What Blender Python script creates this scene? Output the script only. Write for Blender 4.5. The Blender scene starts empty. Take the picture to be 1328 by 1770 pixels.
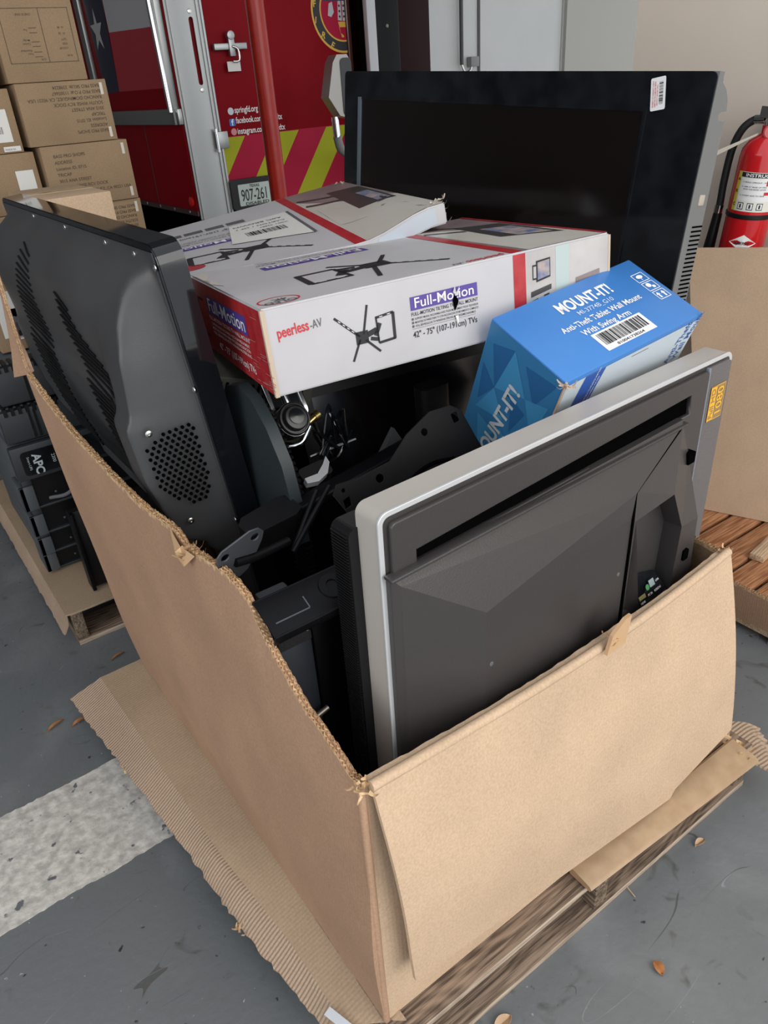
import bpy, bmesh, math, random
from mathutils import Matrix, Vector, noise
from math import sin, cos, pi, radians
random.seed(7)
S = bpy.context.scene
COL = S.collection
# ---------------------------------------------------------------- camera, light, exposure
cd = bpy.data.cameras.new('camera'); cam = bpy.data.objects.new('camera', cd); COL.objects.link(cam)
cd.sensor_fit = 'VERTICAL'; cd.sensor_height = 36; cd.lens = 1290/1770*36; cd.clip_start = .02
CR = Matrix(((.809, .340, -.480), (-.584, .373, -.721), (-.066, .863, .500)))
q = CR.to_quaternion(); q.normalize()
cam.matrix_world = Matrix.Translation((-.322, -.600, 1.55)) @ q.to_matrix().to_4x4()
S.camera = cam
W = bpy.data.worlds.new('daylight'); S.world = W; W.use_nodes = True
wb = W.node_tree.nodes['Background']; wb.inputs[0].default_value = (.92, .96, 1, 1); wb.inputs[1].default_value = .98
S.view_settings.view_transform = 'Standard'; S.view_settings.look = 'None'; S.view_settings.gamma = 1
S.view_settings.use_curve_mapping = False; S.view_settings.exposure = 0.36
def area(name, loc, target, sx, sy, power, color):
    l = bpy.data.lights.new(name, 'AREA'); l.shape = 'RECTANGLE'; l.size = sx; l.size_y = sy; l.energy = power; l.color = color
    o = bpy.data.objects.new(name, l); COL.objects.link(o)
    o.location = loc; o.rotation_euler = (Vector(target)-Vector(loc)).to_track_quat('-Z', 'Y').to_euler(); return o
area('bay_door_daylight', (1.7, -3.6, 2.6), (.6, .8, .6), 5.4, 3.6, 175, (1.0, .97, .93))
area('left_fill_light', (-4.6, -.2, 2.2), (1.5, 1.2, 1.0), 3.0, 2.6, 32, (1.0, .90, .80))  # warm fill added on the left to lift beige wall and bin side

# ---------------------------------------------------------------- materials
MT = {}
def mat(name, col, rough=.6, metal=0, col2=None, scale=20, amt=.5, bump=0, bscale=None, stretch=None, spec=.5, coat=0, detail=5, lo=.35, hi=.65):
    if name in MT: return MT[name]
    m = bpy.data.materials.new(name); m.use_nodes = True; MT[name] = m
    nt = m.node_tree; b = nt.nodes['Principled BSDF']
    b.inputs['Base Color'].default_value = (*col, 1); b.inputs['Roughness'].default_value = rough; b.inputs['Metallic'].default_value = metal
    b.inputs['Specular IOR Level'].default_value = spec; b.inputs['Coat Weight'].default_value = coat
    tc = nt.nodes.new('ShaderNodeTexCoord'); mp = nt.nodes.new('ShaderNodeMapping'); nt.links.new(tc.outputs['Object'], mp.inputs[0])
    if stretch: mp.inputs['Scale'].default_value = stretch
    if col2 is not None:
        n = nt.nodes.new('ShaderNodeTexNoise'); n.inputs['Scale'].default_value = scale; n.inputs['Detail'].default_value = detail
        nt.links.new(mp.outputs[0], n.inputs[0])
        r = nt.nodes.new('ShaderNodeMapRange'); r.inputs[1].default_value = lo; r.inputs[2].default_value = hi; r.inputs[4].default_value = amt*2 if amt < .5 else 1
        nt.links.new(n.outputs[0], r.inputs[0])
        mx = nt.nodes.new('ShaderNodeMix'); mx.data_type = 'RGBA'; mx.inputs[6].default_value = (*col, 1); mx.inputs[7].default_value = (*col2, 1)
        nt.links.new(r.outputs[0], mx.inputs[0]); nt.links.new(mx.outputs[2], b.inputs['Base Color'])
    if bump:
        n2 = nt.nodes.new('ShaderNodeTexNoise'); n2.inputs['Scale'].default_value = bscale or scale; n2.inputs['Detail'].default_value = 3
        nt.links.new(mp.outputs[0], n2.inputs[0])
        bp = nt.nodes.new('ShaderNodeBump'); bp.inputs['Strength'].default_value = bump; bp.inputs['Distance'].default_value = .004
        nt.links.new(n2.outputs[0], bp.inputs['Height']); nt.links.new(bp.outputs[0], b.inputs['Normal'])
    return m
def cardboard(name, col, col2, axis='z', flute=0.35, pitch=900, dist=.0012):
    """kraft board: fine fibre mottling, soft stains and faint flute lines"""
    m = mat(name, col, .82, col2=col2, scale=230, spec=.25)
    nt = m.node_tree; b = nt.nodes['Principled BSDF']; mp = [n for n in nt.nodes if n.type == 'MAPPING'][0]
    mixo = [n for n in nt.nodes if n.type == 'MIX'][0]
    n3 = nt.nodes.new('ShaderNodeTexNoise'); n3.inputs['Scale'].default_value = 5; n3.inputs['Detail'].default_value = 3; nt.links.new(mp.outputs[0], n3.inputs[0])
    mr = nt.nodes.new('ShaderNodeMapRange'); mr.inputs[1].default_value = .3; mr.inputs[2].default_value = .7; mr.inputs[3].default_value = .9; mr.inputs[4].default_value = 1.06
    nt.links.new(n3.outputs[0], mr.inputs[0])
    mm = nt.nodes.new('ShaderNodeVectorMath'); mm.operation = 'SCALE'; nt.links.new(mixo.outputs[2], mm.inputs[0]); nt.links.new(mr.outputs[0], mm.inputs['Scale'])
    nt.links.new(mm.outputs[0], b.inputs['Base Color'])
    w = nt.nodes.new('ShaderNodeTexWave'); w.wave_type = 'BANDS'; w.bands_direction = {'x': 'X', 'y': 'Y', 'z': 'Z'}[axis]
    w.inputs['Scale'].default_value = pitch/20; w.inputs['Distortion'].default_value = .4; nt.links.new(mp.outputs[0], w.inputs[0])
    bp = nt.nodes.new('ShaderNodeBump'); bp.inputs['Strength'].default_value = flute; bp.inputs['Distance'].default_value = dist
    nt.links.new(w.outputs['Fac'], bp.inputs['Height']); nt.links.new(bp.outputs[0], b.inputs['Normal'])
    return m
def wood(name, c1, c2, axis='X', scale=3.0, rough=.75):
    m = bpy.data.materials.new(name); m.use_nodes = True; MT[name] = m
    nt = m.node_tree; b = nt.nodes['Principled BSDF']; b.inputs['Roughness'].default_value = rough; b.inputs['Specular IOR Level'].default_value = .25
    tc = nt.nodes.new('ShaderNodeTexCoord'); mp = nt.nodes.new('ShaderNodeMapping'); nt.links.new(tc.outputs['Object'], mp.inputs[0])
    mp.inputs['Scale'].default_value = (.22, 1, 1) if axis == 'X' else (1, .22, 1)
    n = nt.nodes.new('ShaderNodeTexNoise'); n.inputs['Scale'].default_value = scale*3.2; n.inputs['Detail'].default_value = 1.5; nt.links.new(mp.outputs[0], n.inputs[0])
    mu = nt.nodes.new('ShaderNodeMath'); mu.operation = 'MULTIPLY'; mu.inputs[1].default_value = 95; nt.links.new(n.outputs[0], mu.inputs[0])
    si = nt.nodes.new('ShaderNodeMath'); si.operation = 'SINE'; nt.links.new(mu.outputs[0], si.inputs[0])
    mp2 = nt.nodes.new('ShaderNodeMapping'); nt.links.new(tc.outputs['Object'], mp2.inputs[0]); mp2.inputs['Scale'].default_value = (.05, 1, 1) if axis == 'X' else (1, .05, 1)
    n2 = nt.nodes.new('ShaderNodeTexNoise'); n2.inputs['Scale'].default_value = 190; n2.inputs['Detail'].default_value = 3; nt.links.new(mp2.outputs[0], n2.inputs[0])
    n3 = nt.nodes.new('ShaderNodeTexNoise'); n3.inputs['Scale'].default_value = 11; nt.links.new(tc.outputs['Object'], n3.inputs[0])
    r2 = nt.nodes.new('ShaderNodeMapRange'); r2.inputs[1].default_value = .35; r2.inputs[2].default_value = .65; nt.links.new(n2.outputs[0], r2.inputs[0])
    ad = nt.nodes.new('ShaderNodeMath'); ad.operation = 'MULTIPLY_ADD'; ad.inputs[1].default_value = .20; nt.links.new(si.outputs[0], ad.inputs[0]); nt.links.new(r2.outputs[0], ad.inputs[2])
    a3 = nt.nodes.new('ShaderNodeMath'); a3.operation = 'MULTIPLY_ADD'; a3.inputs[1].default_value = .9; nt.links.new(n3.outputs[0], a3.inputs[0])
    sb = nt.nodes.new('ShaderNodeMath'); sb.operation = 'SUBTRACT'; sb.inputs[1].default_value = .45; nt.links.new(ad.outputs[0], sb.inputs[0]); nt.links.new(sb.outputs[0], a3.inputs[2])
    mx = nt.nodes.new('ShaderNodeMix'); mx.data_type = 'RGBA'; mx.clamp_factor = True; mx.inputs[6].default_value = (*c1, 1); mx.inputs[7].default_value = (*c2, 1)
    nt.links.new(a3.outputs[0], mx.inputs[0]); nt.links.new(mx.outputs[2], b.inputs['Base Color'])
    bp = nt.nodes.new('ShaderNodeBump'); bp.inputs['Strength'].default_value = .35; bp.inputs['Distance'].default_value = .002
    nt.links.new(ad.outputs[0], bp.inputs['Height']); nt.links.new(bp.outputs[0], b.inputs['Normal'])
    return m
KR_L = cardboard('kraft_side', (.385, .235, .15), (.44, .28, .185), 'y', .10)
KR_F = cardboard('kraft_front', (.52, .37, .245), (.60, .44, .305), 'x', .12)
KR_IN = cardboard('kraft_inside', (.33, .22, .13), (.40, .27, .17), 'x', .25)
KR_FLUTE = mat('kraft_torn_flutes', (.50, .32, .17), .9, col2=(.70, .50, .30), scale=120, spec=.1)
KR_FLAT = cardboard('kraft_flattened', (.38, .28, .19), (.45, .33, .225), 'y', .25, 760)
KR_RIB = cardboard('kraft_peeled_ribs', (.40, .29, .205), (.46, .34, .25), 'y', .8, 760, .0022)
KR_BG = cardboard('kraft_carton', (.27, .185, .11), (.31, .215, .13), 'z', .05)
KR_SHEET = cardboard('kraft_sheet', (.52, .37, .25), (.57, .41, .28), 'y', .10, 1400)
KR_TAPE = mat('kraft_shiny', (.34, .225, .13), .36, col2=(.40, .275, .165), scale=30)
BLK = mat('black_plastic', (.007, .007, .008), .40, spec=.32, bump=.06, bscale=300)
BLK_GLOSS = mat('black_gloss', (.004, .0045, .006), .13, col2=(.02, .025, .03), scale=14, amt=.2)
BLK_MET = mat('black_painted_steel', (.005, .005, .006), .36, spec=.13, bump=.05, bscale=500)
BLK_DEEP = mat('black_recess', (.002, .002, .002), .9, spec=.0)
TV_BACK = mat('charcoal_plastic', (.044, .040, .040), .32, bump=.10, bscale=420)
TV_SIDE = mat('slate_plastic', (.085, .095, .11), .42, bump=.08, bscale=500, col2=(.10, .11, .13), scale=6)
CHROME = mat('chrome', (.75, .76, .78), .12, 1)
STEEL = mat('screw_steel', (.62, .62, .60), .3, 1)
BRASS = mat('brass', (.72, .55, .22), .3, 1)
RED = mat('red_print', (.36, .012, .02), .45, col2=(.42, .03, .035), scale=40)
WHT = mat('white_carton', (.50, .49, .505), .5, col2=(.46, .45, .465), scale=7)
INK = mat('black_ink', (.015, .015, .018), .6)
INKG = mat('grey_ink', (.10, .10, .11), .6)
PURP = mat('purple_print', (.085, .05, .28), .5)
LW = mat('white_ink', (.80, .80, .80), .5)
REDINK = mat('red_ink', (.55, .02, .03), .5)
BLUE = mat('blue_print', (.040, .18, .50), .38, col2=(.05, .21, .55), scale=3)
PAPER = mat('paper_label', (.68, .67, .64), .6)
PWOOD = wood('pallet_wood_weathered', (.085, .058, .042), (.30, .215, .155))
PWOODY = wood('pallet_wood_weathered_across', (.09, .065, .045), (.28, .21, .15), 'Y')
PWEDGE = wood('pallet_wood_sawn_edge', (.30, .23, .17), (.50, .41, .32))
PWRED = wood('pallet_wood_reddish', (.26, .10, .045), (.52, .26, .13), 'X', 1.6, .5)
PWPALE = wood('pallet_wood_pale', (.42, .28, .17), (.66, .50, .34), 'X', 2)

# ---------------------------------------------------------------- helpers
def link(name, me, m=None, parent=None, mw=None, smooth=False):
    o = bpy.data.objects.new(name, me); COL.objects.link(o)
    for x in ([m] if not isinstance(m, (list, tuple)) else m):
        if x is not None: me.materials.append(x)
    if parent is not None: o.parent = parent
    if mw is not None: o.matrix_world = mw
    if smooth:
        for p in me.polygons: p.use_smooth = True
    return o
def obj(name, bm, m, parent=None, smooth=False, mw=None, bev=0, seg=2, auto=True):
    if bev:
        es = [e for e in bm.edges if len(e.link_faces) == 2 and e.calc_face_angle(0) > radians(35)]
        bmesh.ops.bevel(bm, geom=es, offset=bev, segments=seg, affect='EDGES', profile=.5, clamp_overlap=True)
        smooth = smooth or auto
    bmesh.ops.recalc_face_normals(bm, faces=bm.faces)
    me = bpy.data.meshes.new(name); bm.to_mesh(me); bm.free()
    o = link(name, me, m, parent, mw, smooth)
    if smooth and auto:
        try: me.set_sharp_from_angle(angle=radians(40))
        except Exception: pass
    return o
def thing(name, label, cat, M=None, group=None, kind=None):
    o = bpy.data.objects.new(name, None); COL.objects.link(o); o.empty_display_size = .05
    if M is not None: o.matrix_world = M if isinstance(M, Matrix) else Matrix.Translation(M)
    o['label'] = label; o['category'] = cat
    if group: o['group'] = group
    if kind: o['kind'] = kind
    return o
def tag(o, label, cat, group=None, kind=None):
    o['label'] = label; o['category'] = cat
    if group: o['group'] = group
    if kind: o['kind'] = kind
    return o
def struct(o): o['kind'] = 'structure'; return o
def NB(): return bmesh.new()
def box(bm, lo, hi, M=None):
    r = bmesh.ops.create_cube(bm, size=1)
    c = [(a+b)/2 for a, b in zip(lo, hi)]; s = [b-a for a, b in zip(lo, hi)]
    for v in r['verts']:
        v.co = Vector((v.co.x*s[0]+c[0], v.co.y*s[1]+c[1], v.co.z*s[2]+c[2]))
        if M is not None: v.co = M @ v.co
    return r['verts']
def cyl(bm, p0, p1, r0, r1=None, seg=24, cap=True):
    p0, p1 = Vector(p0), Vector(p1); r1 = r0 if r1 is None else r1
    d = p1-p0; qt = d.to_track_quat('Z', 'Y').to_matrix()
    a = [bm.verts.new(p0+qt@Vector((r0*cos(2*pi*i/seg), r0*sin(2*pi*i/seg), 0))) for i in range(seg)]
    b = [bm.verts.new(p1+qt@Vector((r1*cos(2*pi*i/seg), r1*sin(2*pi*i/seg), 0))) for i in range(seg)]
    for i in range(seg): bm.faces.new((a[i], a[(i+1) % seg], b[(i+1) % seg], b[i]))
    if cap: bm.faces.new(a[::-1]); bm.faces.new(b)
def lathe(bm, prof, base=(0, 0, 0), ax=(0, 0, 1), seg=32):
    qt = Vector(ax).normalized().to_track_quat('Z', 'Y').to_matrix(); base = Vector(base); rings = []
    for r, h in prof:
        rings.append([bm.verts.new(base+qt@Vector((max(r, 1e-5)*cos(2*pi*i/seg), max(r, 1e-5)*sin(2*pi*i/seg), h))) for i in range(seg)])
    for a, b in zip(rings, rings[1:]):
        for i in range(seg): bm.faces.new((a[i], a[(i+1) % seg], b[(i+1) % seg], b[i]))
    bm.faces.new(rings[0][::-1]); bm.faces.new(rings[-1])
def tube(bm, pts, r, seg=12, sub=6):
    pts = [Vector(p) for p in pts]
    if len(pts) > 2 and sub > 1:
        P = [pts[0]*2-pts[1]]+pts+[pts[-1]*2-pts[-2]]; out = []
        for i in range(1, len(P)-2):
            for k in range(sub):
                t = k/sub; a, b, c, d = P[i-1:i+3]
                out.append(.5*((2*b)+(c-a)*t+(2*a-5*b+4*c-d)*t*t+(3*b-a-3*c+d)*t**3))
        pts = out+[pts[-1]]
    rings = []; up = Vector((0, 0, 1)); prev = None
    for i, p in enumerate(pts):
        d = (pts[min(i+1, len(pts)-1)]-pts[max(i-1, 0)]).normalized()
        if prev is None: n = d.cross(up if abs(d.z) < .9 else Vector((1, 0, 0))).normalized()
        else: n = (prev-d*prev.dot(d)).normalized()
        prev = n; b = d.cross(n); rr = r[i*len(r)//len(pts)] if isinstance(r, (list, tuple)) else r
        rings.append([bm.verts.new(p+rr*(cos(2*pi*k/seg)*n+sin(2*pi*k/seg)*b)) for k in range(seg)])
    for a, b in zip(rings, rings[1:]):
        for k in range(seg): bm.faces.new((a[k], a[(k+1) % seg], b[(k+1) % seg], b[k]))
    bm.faces.new(rings[0][::-1]); bm.faces.new(rings[-1])
def prism(bm, poly, h0, h1, fr=None):
    """extrude a polygon of (a,b) along the frame's third axis from h0 to h1"""
    f = fr or (lambda a, b, c: Vector((a, b, c)))
    A = [bm.verts.new(f(a, b, h0)) for a, b in poly]; B = [bm.verts.new(f(a, b, h1)) for a, b in poly]; n = len(poly)
    bm.faces.new(A[::-1]); bm.faces.new(B)
    for i in range(n): bm.faces.new((A[i], A[(i+1) % n], B[(i+1) % n], B[i]))
def rrect(x0, y0, x1, y1, r, n=5):
    out = []
    for cx, cy, a0 in ((x1-r, y1-r, 0), (x0+r, y1-r, 90), (x0+r, y0+r, 180), (x1-r, y0+r, 270)):
        for k in range(n+1): t = radians(a0+90*k/n); out.append((cx+r*cos(t), cy+r*sin(t)))
    return out
def circ(cx, cy, r, n=20, ry=None): return [(cx+r*cos(2*pi*k/n), cy+(ry or r)*sin(2*pi*k/n)) for k in range(n)]
def frame(o, ex, ey, ez):
    m = Matrix.Identity(4)
    for i, e in enumerate((ex, ey, ez)):
        e = Vector(e)
        for k in range(3): m[k][i] = e[k]
    m.translation = Vector(o); return m
def holed(name, outer, holes, thick, m, parent, M, bev=0.0, res=1):
    """a plate with real holes, in the plane of frame M (local to parent), centred on its plane"""
    cu = bpy.data.curves.new(name, 'CURVE'); cu.dimensions = '2D'; cu.fill_mode = 'BOTH'; cu.extrude = max(thick/2-bev, 1e-5); cu.bevel_depth = bev; cu.bevel_resolution = 1
    for pl in [outer]+holes:
        s = cu.splines.new('POLY'); s.points.add(len(pl)-1); s.use_cyclic_u = True
        for p, c in zip(s.points, pl): p.co = (c[0], c[1], 0, 1)
    t = bpy.data.objects.new('t', cu); me = bpy.data.meshes.new_from_object(t); bpy.data.objects.remove(t); bpy.data.curves.remove(cu)
    me.transform(M); me.name = name
    return link(name, me, m, parent)
def text_mesh(s, size, bold=0, align='LEFT', sp=1.0):
    cu = bpy.data.curves.new('t', 'FONT'); cu.body = s; cu.size = size; cu.align_x = align; cu.offset = bold*size; cu.space_character = sp; cu.resolution_u = 3
    t = bpy.data.objects.new('t', cu); COL.objects.link(t)
    me = bpy.data.meshes.new_from_object(t.evaluated_get(bpy.context.evaluated_depsgraph_get()))
    bpy.data.objects.remove(t); bpy.data.curves.remove(cu); return me
class Face:
    """a flat printed side of a thing: M is the side's frame in the thing's own coordinates; inks lie .4 mm proud of the board"""
    def __init__(s, parent, o, ex, ey, lift=.0006):
        ex, ey = Vector(ex).normalized(), Vector(ey).normalized(); ez = ex.cross(ey)
        s.p = parent; s.M = frame(Vector(o)+ez*lift, ex, ey, ez); s.ez = ez; s.n = 0
    def polys(s, name, polys, m, lv=0):
        bm = NB()
        for pl in polys:
            try: bm.faces.new([bm.verts.new(s.M @ Vector((a, b, lv*.0003))) for a, b in pl])
            except ValueError: pass
        bmesh.ops.triangulate(bm, faces=bm.faces)
        bm.normal_update()
        for f in bm.faces:
            if f.normal.dot(s.ez) < 0: f.normal_flip()
        me = bpy.data.meshes.new(name); bm.to_mesh(me); bm.free(); return link(name, me, m, s.p)
    def rect(s, name, x0, y0, x1, y1, m, lv=0): return s.polys(name, [[(x0, y0), (x1, y0), (x1, y1), (x0, y1)]], m, lv)
    def text(s, name, items, m, lv=1):
        """items: (string, x, y, size, rotation deg, bold, width to fit or None)"""
        bm = NB()
        for it in items:
            st, x, y, sz = it[:4]; rot = it[4] if len(it) > 4 else 0; bold = it[5] if len(it) > 5 else 0; wid = it[6] if len(it) > 6 else None
            me = text_mesh(st, sz, bold); k = 1
            if wid:
                w = max((v.co.x for v in me.vertices), default=1); k = wid/w
            me.transform(s.M @ Matrix.Translation((x, y, lv*.0003)) @ Matrix.Rotation(radians(rot), 4, 'Z') @ Matrix.Diagonal((k, 1, 1, 1)))
            bm.from_mesh(me); bpy.data.meshes.remove(me)
        me = bpy.data.meshes.new(name); bm.to_mesh(me); bm.free(); return link(name, me, m, s.p)
    def barcode(s, name, x0, y0, x1, y1, m=INK, lv=1, n=34, vert=False, seed=1):
        rg = random.Random(seed); out = []; t = 0; L = (y1-y0) if vert else (x1-x0)
        u = L/n; k = 0
        while k < n:
            w = rg.choice((.5, .5, 1, 1.6)); g = rg.choice((.5, .6, 1.1))
            a, b = k*u, min((k+w)*u, L)
            out.append([(x0, y0+a), (x1, y0+a), (x1, y0+b), (x0, y0+b)] if vert else [(x0+a, y0), (x0+b, y0), (x0+b, y1), (x0+a, y1)])
            k += w+g
        return s.polys(name, out, m, lv)
def clip(poly, x0, y0, x1, y1):
    for ax, v, sg in ((0, x0, 1), (0, x1, -1), (1, y0, 1), (1, y1, -1)):
        out = []
        for i in range(len(poly)):
            a, b = poly[i-1], poly[i]; da, db = (a[ax]-v)*sg, (b[ax]-v)*sg
            if (da >= 0) != (db >= 0):
                t = da/(da-db); out.append((a[0]+(b[0]-a[0])*t, a[1]+(b[1]-a[1])*t))
            if db >= 0: out.append(b)
        poly = out
        if not poly: break
    return poly
def sst(a, b, x): x = max(0, min(1, (x-a)/(b-a))); return x*x*(3-2*x)
def lerp(a, b, t): return a+(b-a)*t
def sample(pts, t):
    """point at fraction t of a polyline"""
    P = [Vector(p) for p in pts]; L = [(b-a).length for a, b in zip(P, P[1:])]; d = t*sum(L)
    for i, l in enumerate(L):
        if d <= l+1e-9: return P[i].lerp(P[i+1], d/max(l, 1e-9))
        d -= l
    return P[-1]
def sheet(name, A, B, nu, nv, thick, out, m, parent=None, wob=0, jag=0, jagA=0, seed=0, curve=0):
    """board between polyline A (bottom) and B (top); 'out' is its outward direction"""
    rg = random.Random(seed); out = Vector(out).normalized(); bm = NB(); G = []
    for i in range(nu+1):
        a, b = sample(A, i/nu), sample(B, i/nu); d = (b-a).normalized()
        b = b+d*rg.uniform(-jag, jag); a = a+d*rg.uniform(-jagA, jagA); row = []
        for j in range(nv+1):
            t = j/nv; p = a.lerp(b, t)
            w = wob*noise.noise(Vector((p.x*3+seed, p.y*3, p.z*3)))*2*min(1, 4*t, 4*(1-t)) + curve*sin(pi*t)
            row.append(p+out*w)
        G.append(row)
    o1 = [[bm.verts.new(p) for p in r] for r in G]; o2 = [[bm.verts.new(p-out*thick) for p in r] for r in G]
    for i in range(nu):
        for j in range(nv):
            bm.faces.new((o1[i][j], o1[i+1][j], o1[i+1][j+1], o1[i][j+1])); bm.faces.new((o2[i][j], o2[i][j+1], o2[i+1][j+1], o2[i+1][j]))
    for i in range(nu):
        bm.faces.new((o1[i][0], o2[i][0], o2[i+1][0], o1[i+1][0])); bm.faces.new((o1[i][nv], o1[i+1][nv], o2[i+1][nv], o2[i][nv]))
    for j in range(nv):
        bm.faces.new((o1[0][j], o1[0][j+1], o2[0][j+1], o2[0][j])); bm.faces.new((o1[nu][j], o2[nu][j], o2[nu][j+1], o1[nu][j+1]))
    return obj(name, bm, m, parent, smooth=True), [r[nv] for r in G]
def flutes(name, line, out, thick, up, m, parent, pitch=.0045, h=.0035, layers=2, jag=.002, seed=3):
    """the sawn edge of corrugated board: zigzag medium between liners, standing just above the edge"""
    rg = random.Random(seed); out = Vector(out).normalized(); up = Vector(up).normalized(); bm = NB()
    L = sum((b-a).length for a, b in zip(line, line[1:])); n = int(L/pitch)
    pts = [sample(line, k/n) for k in range(n+1)]
    tl = thick/layers
    def ribbon(off):
        prev = None
        for k, p in enumerate(pts):
            c = p-out*off(k); hh = h+rg.uniform(-jag, jag)
            a, b = bm.verts.new(c-up*.006), bm.verts.new(c+up*hh)
            if prev: bm.faces.new((prev[0], a, b, prev[1]))
            prev = (a, b)
    for l in range(layers+1): ribbon(lambda k, l=l: l*tl+rg.uniform(-.0004, .0004))
    for l in range(layers): ribbon(lambda k, l=l: (l+(.12 if k % 2 else .88))*tl)
    bm.normal_update(); me = bpy.data.meshes.new(name); bm.to_mesh(me); bm.free()
    o = link(name, me, m, parent); return o
def scraps(name, c, r, n, m, parent, seed=1, size=.012):
    """crumpled torn paper: curled little strips"""
    rg = random.Random(seed); bm = NB()
    for k in range(n):
        p = Vector(c)+Vector((rg.uniform(-r, r), rg.uniform(-r, r), rg.uniform(-r, r)*.6)); a = rg.uniform(0, 2*pi); w = size*rg.uniform(.2, .5); L = size*rg.uniform(.8, 2)
        d = Vector((cos(a), sin(a), rg.uniform(-.4, .6))).normalized(); s = d.cross(Vector((rg.uniform(-1, 1), rg.uniform(-1, 1), 1))).normalized(); nn = d.cross(s); prev = None
        for i in range(5):
            t = i/4; c0 = p+d*L*t+nn*sin(t*pi)*L*.35; e = w*(1-.6*t)
            pr = (bm.verts.new(c0-s*e), bm.verts.new(c0+s*e))
            if prev: bm.faces.new((prev[0], pr[0], pr[1], prev[1]))
            prev = pr
    bm.normal_update(); me = bpy.data.meshes.new(name); bm.to_mesh(me); bm.free(); return link(name, me, m, parent, smooth=True)
def screw(parent, p, n, r=.004, name='screw', m=STEEL):
    bm = NB(); n = Vector(n).normalized()
    lathe(bm, [(r*1.02, 0), (r, .0012), (r*.75, .0022), (r*.35, .0026), (.34*r, .0012), (0, .0011)], p, n, 14)
    return obj(name, bm, m, parent, smooth=True)
def sawn(o):
    for p in o.data.polygons:
        if abs(p.normal.y) > .8: p.material_index = 1
    return o
def pallet(t, U0, V0, LU, LV, wu, wv, h=.14, nb=7, stringer_y=None, lead=True, along='u'):
    """stringer pallet, stringers running along Y, boards along X, base at z=0"""
    bt = .018; sw = .038
    for k in range(3):
        x = U0+(LU-sw)*k/2; bm = NB(); box(bm, (x, V0+.004, bt+.001), (x+sw, V0+LV-.004, h-bt-.001)); obj('stringer', bm, wv, t, bev=.002)
    bw = .09
    for k in range(nb):
        y = V0+(LV-bw)*k/(nb-1); w = .14 if k in (0, nb-1) else bw
        y = min(y, V0+LV-w)
        bm = NB(); box(bm, (U0, y, h-bt), (U0+LU, y+w, h)); sawn(obj('deck_board', bm, [wu, PWEDGE], t, bev=.002))
    for k in range(3):
        y = V0+(LV-.14)*k/2; bm = NB(); box(bm, (U0, y, 0), (U0+LU, y+.14, bt)); sawn(obj('bottom_board', bm, [wu, PWEDGE], t, bev=.002))
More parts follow.
